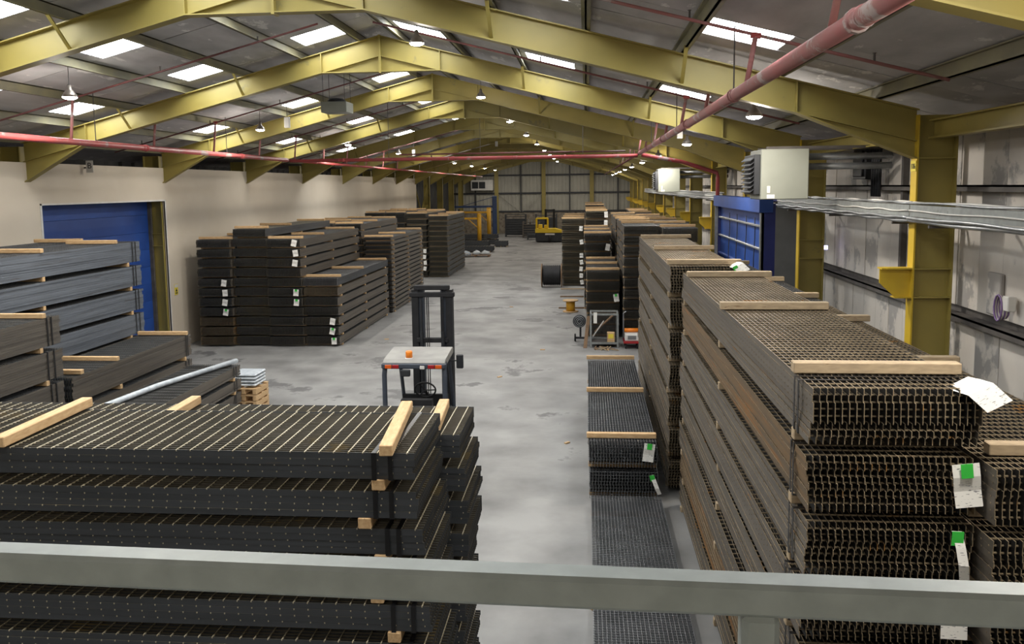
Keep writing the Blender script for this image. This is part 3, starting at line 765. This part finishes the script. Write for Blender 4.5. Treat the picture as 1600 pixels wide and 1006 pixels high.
# ------------------------------------------------------------------ blue door on the right
d2 = empty('door_2', (3.9, 19.45, 0)); struct(d2, 'blue sectional door enclosure on the right wall')
LY = 6.8
MB().box(0, .3, 0, .03, 0, 4.25).build('end_panel', 'blue_dark', d2)
MB().box(.3, .88, 0, .03, 0, 4.3).build('side_panel', 'grey_panel', d2)
MB().box(-.06, .24, -.03, LY + .05, 4.05, 4.36).build('header', 'blue', d2)
MB().box(.02, .95, .03, LY, 4.27, 4.3).build('roof_panel', 'blue_dark', d2)
for y in (0, LY - .08): MB().cbox(-.03, .06, y, y + .08, 0, 4.05, .006).build('jamb', 'steel_silver', d2)
MB().box(.02, .3, LY - .05, LY, 0, 4.25).build('end_panel', 'blue_dark', d2)
for k in range(8):
    MB().cbox(.14, .18, .12, LY - .1, .53 * k + .01, .53 * k + .525, .008).build('door_section', 'blue', d2)
    if k: MB().cbox(.07, .14, .12, LY - .1, .53 * k - .02, .53 * k + .035, .01).build('rib', 'steel_silver' if k > 5 else 'blue', d2)
for y in (1.2, 2.3, 3.6, 4.8):
    P = [(.08 + .02 * math.sin(k), y + .05 * math.sin(k * .8), 3.9 - .25 * k) for k in range(11)]
    MB().tube(P, .012, 6).build('hanging_cord', 'dark_plastic', d2, True)
o = MB().cbox(4.81, 4.88, 17.72, 17.78, 3.35, 3.43, .01).build('blue_indicator_lamp', 'glass_blue_led'); tag(o, 'tiny glowing blue indicator lamp on the right wall', 'lamp')

# right wall fittings
o = MB().cbox(4.86, 4.97, 12.18, 12.3, .02, 5.24, .01).build('downpipe', 'white_paint'); tag(o, 'white square downpipe beside the first right column', 'pipe')
o = MB().cbox(5.08, 5.135, 10.9, 11.25, 3.02, 3.55, .012).build('access_panel', 'wall_board'); tag(o, 'small raised access panel on the right wall', 'panel')
co = empty('cable_coil', (5.0, 10.72, 3.05)); tag(co, 'purple cable coil hung on the right wall rail', 'cable')
for k in range(5):
    P = [(-.02 + .018 * k, .1 * math.cos(t * .5236) * (1 + .08 * k), .11 + .16 * math.sin(t * .5236) * (1 - .04 * k)) for t in range(12)]
    MB().tube(P, .011, 6, closed=True).build('loop', 'purple_cable' if k % 2 == 0 else 'wall_board', co, True)
o = MB().cbox(4.99, 5.09, 10.5, 10.64, 3.14, 3.32, .01).build('junction_box', 'white_paint'); tag(o, 'white junction box beside the purple cable coil', 'box')
o = MB().cbox(4.9, 5.12, 15.6, 16.3, 4.75, 5.3, .01).cbox(4.86, 4.9, 15.7, 16.2, 4.8, 5.25, .01).build('wall_cabinet', 'dark_plastic'); tag(o, 'dark cabinet on the right wall behind the large heater', 'cabinet')
for k in range(4):
    o = MB().tube([(4.95, 15.0 + .12 * k, 4.45), (4.95, 15.0 + .12 * k, 5.5)], .03, 8).build('conduit', 'dark_plastic', None, True)
    tag(o, '%s dark vertical conduit behind the large heater' % ['nearest', 'second', 'third', 'farthest'][k], 'pipe', 'wall conduits')

# signs
def matrot(x, y, z): return Matrix((x, y, z)).transposed().to_euler()
s_ = empty('column_number_plate', (4.285, 11.7, 4.9)); tag(s_, 'yellow number plate 106 on the first right column', 'sign')
MB().cbox(-.004, .0, -.09, .09, -.07, .07, .001).build('plate', 'label_yellow', s_)
text_mesh('lettering', '106', .1, 'ink', s_, (-.0055, 0, -.005), matrot((0, -1, 0), (0, 0, 1), (-1, 0, 0)))
s_ = empty('bay_sign', (-12.05, 19.95, 5.17)); tag(s_, 'white sign with black letter B above the blue left door', 'sign')
MB().cbox(-.09, .09, -.006, .006, 0, .29, .002).build('plate', 'white_paint', s_)
MB().box(-.15, -.05, .006, .03, .1, .14).build('bracket', 'wall_rail', s_)
text_mesh('lettering', 'B', .2, 'ink', s_, (0, -.008, .16), (math.pi / 2, 0, 0))
s_ = empty('warning_sign', (-12.195, 24.25, 1.62)); tag(s_, 'small yellow warning sign on the cream wall', 'sign')
MB().box(0, .006, -.1, .1, 0, .32).build('plate', 'label_yellow', s_)
MB().box(.006, .008, -.09, .09, .22, .31).build('header', 'white_paint', s_)
MB().prism([(-.06, .1), (.06, .1), (0, .2)], 'x', .006, .009).build('pictogram', 'ink', s_)
MB().box(.006, .009, -.07, .07, .03, .05).box(.006, .009, -.07, .07, .06, .08).build('text_lines', 'ink', s_)

# ------------------------------------------------------------------ forklift behind the left foreground pile (faces down the hall)
fk = empty('forklift_truck', (-2.58, 13.0, 0)); tag(fk, 'dark forklift truck with amber beacon parked in the aisle', 'forklift')
MB().prism([(-1.1, .35), (-1.0, .15), (-.2, .12), (.75, .12), (.75, .55), (.3, .62), (.2, .75), (-.3, .8), (-.45, 1.0), (-1.0, .98), (-1.1, .85)], 'x', -.52, .52).build('chassis', 'truck_grey', fk)
MB().cbox(-.5, .5, -1.16, -.5, .3, 1.02, .06).build('counterweight', 'truck_grey', fk)
MB().cbox(-.26, .26, -.45, .1, .86, 1.0, .04).build('seat', 'black_rubber', fk)
MB().prism([(-.5, 1.0), (-.36, 1.0), (-.42, 1.5), (-.54, 1.5)], 'x', -.24, .24).build('seat_back', 'black_rubber', fk)
MB().prism([(.5, .6), (.72, .6), (.62, 1.32), (.4, 1.36)], 'x', -.42, .3).build('dashboard', 'black_rubber', fk)
MB().tube([(-.02, .52, 1.3), (-.02, .3, 1.45)], .025, 8).build('steering_column', 'black_rubber', fk)
P = [(-.02 + .17 * math.cos(t * .3142), .29 - .05 * math.sin(t * .3142), 1.46 + .13 * math.sin(t * .3142)) for t in range(20)]
sw = MB().tube(P, .014, 8, closed=True).build('steering_wheel', 'black_rubber', fk, True)
for a in (0, 7, 13): MB().tube([P[a], (-.02, .3, 1.45)], .01, 6).build('spoke', 'black_rubber', sw)
for x in (-.46, .46):
    MB().tube([(x, -.62, .9), (x, -.62, 1.9), (x * .98, -.6, 2.03), (x * .97, -.52, 2.08)], .038, 8).build('guard_pillar', 'truck_grey', fk)
    MB().tube([(x * .9, .72, .6), (x * .88, .42, 1.4), (x * .86, .12, 2.12)], .03, 8).build('guard_pillar', 'truck_grey', fk)
MB().prism([(-.66, 2.03), (-.66, 2.1), (-.58, 2.14), (.1, 2.2), (.17, 2.17), (.17, 2.1)], 'x', -.47, .47).build('guard_roof', 'truck_roof', fk)
MB().cbox(-.49, .49, -.69, -.62, 2.01, 2.09, .015).build('rear_crossbar', 'truck_grey', fk)
for x, m_ in ((-.38, 'tail_orange'), (-.27, 'tail_red'), (.27, 'tail_red'), (.38, 'tail_orange')): MB().cbox(x - .05, x + .05, -.71, -.69, 2.02, 2.075, .006).build('tail_light', m_, fk)
MB().cbox(.1, .17, -.71, -.69, 2.01, 2.06, .005).build('reverse_lamp', 'white_paint', fk)
MB().cbox(-.2, -.05, -.72, -.66, 1.9, 2.0, .01).build('camera_box', 'dark_plastic', fk)
bc = MB().lathe([(.075, 2.1), (.075, 2.14), (.05, 2.15)], (-.1, -.5, 0), seg=16).build('beacon', 'white_paint', fk)
MB().lathe([(.052, 2.15), (.052, 2.23), (.044, 2.25), (0, 2.252)], (-.1, -.5, 0), seg=16).build('beacon_lens', 'orange', bc, True)
for sx in (-1, 1):
    x = sx * .29
    MB().box(x - .055, x + .055, .95, .98, .1, 3.0).box(x - .055, x - .04, .98, 1.1, .1, 3.0).box(x + .04, x + .055, .98, 1.1, .1, 3.0).build('mast_channel', 'black_rubber', fk)
    x = sx * .2
    MB().box(x - .045, x + .045, 1.0, 1.06, .15, 3.06).box(x - sx * .045 - .01, x - sx * .045 + .01, .96, 1.1, .15, 3.06).build('inner_mast', 'truck_grey', fk)
    MB().tube([(x - sx * .02, .92, .4), (x - sx * .02, .92, 2.3)], .03, 10).tube([(x - sx * .02, .92, 2.3), (x - sx * .02, .92, 2.85)], .018, 10).build('lift_cylinder', 'dark_plastic', fk)
    x = sx * .12 + .04
    for d in (0, .035): MB().tube([(x + d, .9, .9), (x + d * .8, .9, 2.9)], .009, 6).build('hose', 'black_rubber', fk)
for z, a in ((3.04, .3), (2.92, .38), (2.15, .27), (1.0, .3)): MB().cbox(-a, a, .93, 1.02, z - .04, z + .04, .01).build('mast_crossbar', 'black_rubber', fk)
MB().box(-.45, .45, 1.13, 1.18, .3, .4).box(-.45, .45, 1.13, 1.18, .6, .7).build('carriage', 'black_rubber', fk)
for x in (-.25, .25): MB().prism([(1.18, .05), (2.2, .05), (2.2, .07), (1.23, .1), (1.23, .7), (1.18, .7)], 'x', x - .06, x + .06).build('fork', 'black_rubber', fk)
for sx in (-1, 1):
    MB().lathe([(.12, -.1), (.27, -.1), (.3, -.07), (.3, .07), (.27, .1), (.12, .1)], (sx * .5, .62, .3), 'x', 24).build('wheel', 'black_rubber', fk, True)
    MB().lathe([(.1, -.08), (.2, -.08), (.23, -.05), (.23, .05), (.2, .08), (.1, .08)], (sx * .44, -.75, .23), 'x', 24).build('wheel', 'black_rubber', fk, True)
MB().tube([(.6, -.7, .82), (.78, -.7, .84), (.8, -.7, .9), (.8, -.7, 1.2), (.77, -.7, 1.26), (.68, -.7, 1.26), (.66, -.7, 1.2), (.66, -.7, .84)], .022, 8).build('side_bracket', 'black_rubber', fk)
MB().tube([(.42, .1, 1.98), (.56, .1, 1.98)], .012, 6).cbox(.53, .64, .06, .12, 1.86, 2.08, .012).build('mirror', 'dark_plastic', fk)

# ------------------------------------------------------------------ small things on the right of the aisle
dr = empty('cable_drum', (-1.62, 39.6, .56)); tag(dr, 'large drum wound with thick black cable standing in the aisle', 'cable drum')
prof = [(.22, -.41)]
for k in range(9):
    a = -.4 + k * .09
    prof += [(.44, a), (.485, a + .045)]
prof += [(.44, .41), (.22, .41)]
MB().lathe(prof, axis='x', seg=28).build('wound_cable', 'black_rubber', dr, True)
for x in (-.46, .46): MB().lathe([(.05, x - .02), (.55, x - .02), (.555, x), (.55, x + .02), (.05, x + .02)], axis='x', seg=32).build('flange', 'timber_dark', dr)
sp = empty('wooden_spool', (-.6, 31.75, 0)); tag(sp, 'small empty yellow wooden spool on the aisle floor', 'spool')
MB().lathe([(.06, 0), (.29, 0), (.29, .035), (.06, .035)], seg=28).build('flange', 'timber', sp)
MB().lathe([(.06, .41), (.29, .41), (.29, .445), (.06, .445)], seg=28).build('flange', 'timber', sp)
MB().lathe([(.17, .035), (.165, .2), (.17, .41)], seg=24).build('core', 'post_yellow', sp, True)
for k, (x, y, l, nm) in enumerate(((-.62, 38.7, 1.1, 'farthest'), (-.62, 36.0, 1.0, 'middle'), (-.55, 32.6, 1.05, 'nearest'))):
    o = MB().cbox(-l / 2, l / 2, -.05, .05, 0, .05, .006).build('floor_timber', ['timber_grey', 'timber_dark', 'timber_dark'][k], None, False, (x, y, 0)); tag(o, '%s loose timber lying on the floor near the wooden spool' % nm, 'timber', 'floor timbers')
cg = empty('mesh_cage', (.12, 24.6, 0)); tag(cg, 'grey wire mesh stillage cage holding scrap timber', 'cage')
for x in (0, .78):
    for y in (0, .7): MB().cbox(x - .025, x + .025, y - .025, y + .025, 0, 1.0, .005).build('corner_post', 'galv', cg)
for y in (0, .7):
    MB().box(-.02, .8, y - .02, y + .02, .95, 1.0).build('top_rail', 'galv', cg)
    MB().box(-.02, .8, y - .02, y + .02, .1, .16).build('bottom_rail', 'galv', cg)
for x in (0, .78): MB().box(x - .02, x + .02, 0, .7, .95, 1.0).build('top_rail', 'galv', cg)
MB().box(0, .78, 0, .7, .1, .13).build('base', 'wall_rail', cg)
m_ = MB()
for k in range(15): m_.box(.05 * k + .03, .05 * k + .036, .697, .703, .13, .97)
for k in range(15): m_.box(0, .78, .696, .704, .15 + .055 * k, .156 + .055 * k)
m_.build('mesh_panel', 'wall_rail', cg)['kind'] = 'stuff'
m_ = MB()
for x in (0, .78):
    for k in range(13): m_.box(x - .003, x + .003, .05 * k + .05, .05 * k + .056, .13, .97)
    for k in range(15): m_.box(x - .004, x + .004, 0, .7, .15 + .055 * k, .156 + .055 * k)
m_.build('mesh_panel', 'wall_rail', cg)['kind'] = 'stuff'
o = MB().bar((.24, 24.9, .42), (.83, 25.15, .92), .07, .03).build('scrap_plank', 'timber_dark'); tag(o, 'brown scrap plank leaning diagonally inside the mesh cage', 'timber')
o = MB().cbox(.6, .82, 24.72, 24.92, .132, .42, .01).build('cardboard_box', 'timber'); tag(o, 'small cardboard box with yellow label inside the mesh cage', 'box')
MB().box(.63, .78, 24.714, 24.719, .25, .38).build('label', 'label_yellow', o)
o = MB().bar((.18, 24.75, .3), (.5, 24.85, .75), .04, .02).build('offcut_strip', 'white_paint'); tag(o, 'white offcut strip standing inside the mesh cage', 'timber')
o = MB().bar((-.05, 24.5, 0.0), (.06, 25.1, .85), .1, .03).build('leaning_plank', 'timber_dark'); tag(o, 'rough brown plank leaning on the left of the cage', 'timber')
o = MB().box(.2, .3, 24.572, 24.578, .72, 1.04).build('cage_notice', 'paper'); tag(o, 'pale paper notice hanging on the front of the cage', 'sign')
db = empty('timber_debris', (.5, 24.25, 0)); tag(db, 'heap of splintered timber offcuts before the mesh cage', 'debris')
rr = random.Random(3)
for k in range(14):
    x, y, a = rr.uniform(-.35, .3), rr.uniform(-.12, .15), rr.uniform(0, 3.1); l = rr.uniform(.08, .25)
    MB().bar((x - l * math.cos(a), y - l * math.sin(a) * .5, .012), (x + l * math.cos(a), y + l * math.sin(a) * .5, .02 + rr.uniform(0, .08)), .03, .015).build('offcut', rr.choice(['timber_dark', 'timber_grey', 'timber']), db)
fn = empty('floor_fan', (-.19, 25.6, 0)); tag(fn, 'black wheeled floor fan standing left of the mesh cage', 'fan')
MB().lathe([(.0, .0), (.05, -.01), (.18, .02), (.2, .06), (.18, .1), (.05, .12), (0, .12)], (-.03, -.06, .62), 'y', 20).build('fan_head', 'dark_plastic', fn)
for r_ in (.06, .11, .16): MB().tube([(-.03 + r_ * math.cos(t * .393), -.075, .62 + r_ * math.sin(t * .393)) for t in range(16)], .006, 6, closed=True).build('guard_ring', 'steel_silver', fn)
MB().tube([(0, 0, .45), (0, 0, .1)], .03, 8).build('stand', 'dark_plastic', fn)
MB().cbox(-.15, .15, -.04, .04, .08, .14, .01).build('axle_box', 'dark_plastic', fn)
for x in (-.16, .16): MB().lathe([(.02, -.025), (.11, -.025), (.12, 0), (.11, .025), (.02, .025)], (x, 0, .12), 'x', 18).build('wheel', 'black_rubber', fn)
tr = empty('platform_trolley', (1.06, 24.35, 0)); tag(tr, 'red platform trolley right of the mesh cage', 'trolley')
MB().cbox(0, .46, 0, .7, .16, .22, .01).build('platform', 'tail_red', tr)
for x in (.06, .4):
    for y in (.1, .6): MB().lathe([(.02, -.02), (.07, -.02), (.08, 0), (.07, .02), (.02, .02)], (x, y, .08), 'x', 14).build('wheel', 'black_rubber', tr)
MB().tube([(.02, .66, .2), (.02, .68, .95), (.1, .68, 1.0)], .018, 8).build('handle', 'steel_silver', tr)
o = MB().cbox(1.1, 1.5, 24.42, 24.9, .222, .42, .02).build('white_case', 'white_paint'); tag(o, 'white plastic case lying on the red trolley', 'box')
MB().box(1.18, 1.42, 24.414, 24.419, .27, .38).build('front_panel', 'grey_panel', o)
o = MB().tube([(1.1, 24.8, .5), (1.52, 24.8, .5)], .06, 12).build('orange_roll', 'orange', None, True); o.location = (0, 0, -.018); tag(o, 'orange roll resting on the white case', 'roll')

# ------------------------------------------------------------------ far end of the hall
tk = empty('side_loader_truck', (-3.1, 72.0, 0)); tag(tk, 'yellow and black side loader truck at the far end', 'forklift')
MB().cbox(-1.15, 1.15, -.6, .7, .06, .82, .05).build('base', 'dark_plastic', tk)
MB().prism([(-1.18, .82), (1.15, .82), (1.15, .98), (.5, 1.16), (-1.18, 1.16)], 'y', -.62, .7).build('deck', 'truck_yellow', tk)
for x, y in ((-1.1, -.55), (-.15, -.55), (-1.1, .55), (-.15, .55)): MB().tube([(x, y, 1.15), (x, y, 2.0)], .05, 8).build('cab_post', 'truck_yellow', tk)
for y in (-.55, .55): MB().tube([(-1.1, y, 2.0), (-.15, y, 2.0)], .05, 8).build('cab_rail', 'truck_yellow', tk)
for x in (-1.1, -.15): MB().tube([(x, -.55, 2.0), (x, .55, 2.0)], .05, 8).build('cab_rail', 'truck_yellow', tk)
MB().cbox(-.95, -.6, -.3, .2, 1.16, 1.5, .04).build('seat', 'truck_yellow', tk)
MB().cbox(-.45, -.2, -.2, .2, 1.16, 1.45, .03).build('console', 'truck_yellow', tk)
for x in (-.35, .35): MB().box(x - .09, x + .09, .75, .9, .1, 2.75).build('mast_channel', 'black_rubber', tk)
MB().box(-.45, .45, .76, .88, 2.62, 2.72).build('mast_crossbar', 'black_rubber', tk)
MB().lathe([(.08, -.1), (.26, -.1), (.3, -.05), (.3, .05), (.26, .1), (.08, .1)], (.05, -.62, .32), 'x', 20).build('wheel', 'black_rubber', tk)
MB().cbox(-.35, .45, -.66, -.61, .62, .76, .02).build('bumper_badge', 'white_paint', tk)
for n, (x, y, hh, nm) in enumerate(((-8.62, 68.4, 2.55, 'nearer'), (-8.2, 71.6, 2.95, 'farther'))):
    p = empty('yellow_post', (x, y, 0)); tag(p, '%s tall yellow steel post at the far left stores' % nm, 'post', 'yellow posts')
    MB().tube([(0, 0, .03), (0, 0, hh)], .17, 16).build('shaft', 'post_yellow', p, True)
    MB().cbox(-.25, .25, -.25, .25, 0, .03, .01).build('base_plate', 'post_yellow', p)
    MB().lathe([(.18, hh), (.18, hh + .03), (0, hh + .04)], seg=16).build('cap', 'post_yellow', p)
    MB().cbox(-2.2, -.1, -.06, .06, hh - .45, hh - .3, .01).build('arm', 'post_yellow', p)
    MB().bar((-.15, 0, hh - 1.1), (-.9, 0, hh - .42), .08, .06).build('arm_strut', 'post_yellow', p)
jb = empty('jib_crane', (-8.6, 80.0, 0)); tag(jb, 'blue jib crane post with swing arm at the back', 'crane')
MB().cbox(-.2, .2, -.2, .2, .03, 3.85, .03).build('post', 'post_blue', jb); MB().cbox(-.4, .4, -.4, .4, 0, .03, .01).build('base_plate', 'post_blue', jb)
MB().cbox(-3.8, -.1, -.08, .08, 2.75, 2.95, .01).build('jib_arm', 'post_blue', jb)
MB().tube([(-.15, 0, 3.75), (-3.0, 0, 2.95)], .03, 6).build('tie_rod', 'post_blue', jb)
MB().tube([(-3.4, 0, 2.75), (-3.4, 0, 2.0)], .015, 6).cbox(-3.5, -3.3, -.08, .08, 2.4, 2.6, .01).build('hoist', 'dark_plastic', jb)
for q, (x0, x1, y0, z, n, nm) in enumerate(((-10.2, -6.75, 61.2, .42, 1, 'nearest'), (-10.4, -7.6, 66.0, .5, 1, 'middle'), (-10.4, -7.3, 69.6, .8, 2, 'tallest'), (-7.2, -6.2, 66.5, .45, 1, 'smallest'))):
    pile('the %s floor stack by the yellow posts' % nm, x0, x1, y0, y0 + 1.0, z, n, 5, 'black', bat=.07, along='x', nb=12)
bg_ = [(-8.15, 57.1, .33, .3), (-7.48, 57.6, .3, .28), (-6.86, 57.6, .3, .28)]
for q, (x, y, a, b) in enumerate(bg_):
    m_ = MB(); rr = random.Random(q); V = []; F = []; n = 14; k = 6
    for i in range(k + 1):
        ph = math.pi / 2 * i / k
        for j in range(n):
            t = 2 * math.pi * j / n; rad = math.cos(ph) * (1 + rr.uniform(-.12, .12)) + .001
            V.append((a * rad * math.cos(t), b * rad * math.sin(t), .24 * math.sin(ph) ** .6 * (1 + rr.uniform(-.3, .3))))
    for i in range(k):
        for j in range(n): F.append((i * n + j, i * n + (j + 1) % n, (i + 1) * n + (j + 1) % n, (i + 1) * n + j))
    F.append(tuple(reversed(range(n)))); m_.poly(V, F)
    o = m_.build('sack', ['cloth_blue', 'plastic_wrap', 'plastic_wrap'][q], None, True, (x, y, .12)); tag(o, ['left bluish sack', 'middle white sack', 'right white sack'][q] + ' on the floor by the far left piles', 'sack', 'sacks')
o = empty('sack_pallet', (-7.5, 57.4, 0)); tag(o, 'low timber pallet under the white sacks', 'pallet')
for k in range(6): MB().cbox(-1.0, 1.0, -.5 + .17 * k, -.38 + .17 * k, .095, .118, .004).build('deck_board', 'timber_dark', o)
for x in (-.95, -.05, .85): MB().cbox(x, x + .1, -.5, .5, 0, .095, .004).build('bearer', 'timber_dark', o)
for q, (x, y, w_, d_, hh, nm, mt_) in enumerate(((-5.8, 78, 1.5, .9, 1.5, 'rusty steel crate against the far wall', 'bar_brown'), (-7.6, 80, 1.9, .7, 2.1, 'dark rack of bars beside the blue crane post', 'bar_black'), (-5.2, 75.2, 1.7, .8, .6, 'low dark skid before the rusty crate', 'bar_black'), (-4.9, 83, 2.0, .8, 2.0, 'tall dark stillage behind the yellow truck', 'bar_black'))):
    e = empty('steel_stillage', (x, y, 0)); tag(e, nm, 'crate', 'far stillages')
    for a in (0, w_):
        for b in (0, d_): MB().cbox(a - .05, a + .05, b - .05, b + .05, 0, hh, .01).build('corner_post', mt_, e)
    MB().box(0, w_, 0, d_, .15, .22).build('base', mt_, e)
    k = .3
    while k < hh: MB().box(0, w_, -.02, .02, k, k + .07).build('rail', mt_, e); k += .22
    MB().box(.05, w_ - .05, .1, d_ - .05, .22, hh * .8).build('load', 'bar_black', e)
for k in range(3):
    o = MB().box(-5.5 + .3 * k, -5.4 + .3 * k, 80.4, 80.6, 0, 1.6 - .1 * k).cbox(-5.54 + .3 * k, -5.36 + .3 * k, 80.35, 80.65, 0, .02, .004).build('grey_upright', 'galv'); tag(o, '%s grey upright standing by the far wall' % ['left', 'middle', 'right'][k], 'post', 'grey uprights')
# bracing in the recess beyond the cream wall
cb = empty('cross_brace', (-12.5, 61.2, 0)); tag(cb, 'yellow cross bracing beyond the end of the cream wall', 'brace')
MB().bar((0, .2, .4), (0, 5.4, 4.9), .1, .05).build('brace_bar', 'yellow', cb); MB().bar((.06, .2, 4.9), (.06, 5.4, .4), .1, .05).build('brace_bar', 'yellow', cb)

# ------------------------------------------------------------------ odds and ends on the left
o = MB().tube([(-8.0, 12.3, 1.195), (-7.75, 14.5, 1.195), (-7.22, 16.75, 1.195)], .05, 12).build('plastic_tube', 'plastic_wrap', None, True); tag(o, 'long white plastic tube lying on the lowest left pile', 'tube')
pl = empty('pallet_stack', (-7.05, 17.0, 0)); tag(pl, 'timber pallet with white wrapped goods beyond lowest left pile', 'pallet')
for q in range(4):
    for k in range(3): MB().cbox(-.5, .12, .3 * k, .3 * k + .12, .14 * q + .1, .14 * q + .125, .004).build('deck_board', 'timber', pl)
    for x in (-.5, -.2, .04): MB().cbox(x, x + .08, 0, .7, .14 * q, .14 * q + .1, .004).build('bearer', 'timber', pl)
for q in range(4): MB().cbox(-.45, .1, .05, .65, .58 + .07 * q, .63 + .07 * q, .02).build('wrapped_sheet', 'plastic_wrap', pl)
w_ = empty('wood_splinters', (-1.45, 6.55, 2.751)); tag(w_, 'small heap of pale wood splinters beside the front left batten', 'debris')
rr = random.Random(11)
for k in range(12):
    a = rr.uniform(0, 3.1); l = rr.uniform(.02, .06); x, y = rr.uniform(-.05, .06), rr.uniform(-.03, .12)
    MB().bar((x - l * math.cos(a), y - l * math.sin(a), .004), (x + l * math.cos(a), y + l * math.sin(a), .01 + rr.uniform(0, .06)), .01, .004).build('splinter', 'timber', w_)
rr = random.Random(5)
for q in range(6):
    x, y = [(-4.8, 27.5), (-2.2, 20.6), (-.4, 15.2), (-1.2, 24.2), (-6.3, 25.8), (-3.0, 33)][q]
    o = MB().bar((x, y, .012), (x + rr.uniform(-.15, .15), y + rr.uniform(-.1, .1), .012), .05, .022).build('floor_offcut', 'timber'); tag(o, 'tiny pale wood offcut on the floor ' + ['before the second left block', 'right of the forklift mast', 'left of the low aisle pile', 'left of the floor fan', 'before the left wall block', 'far down the middle of the aisle'][q], 'debris', 'offcuts on the floor')
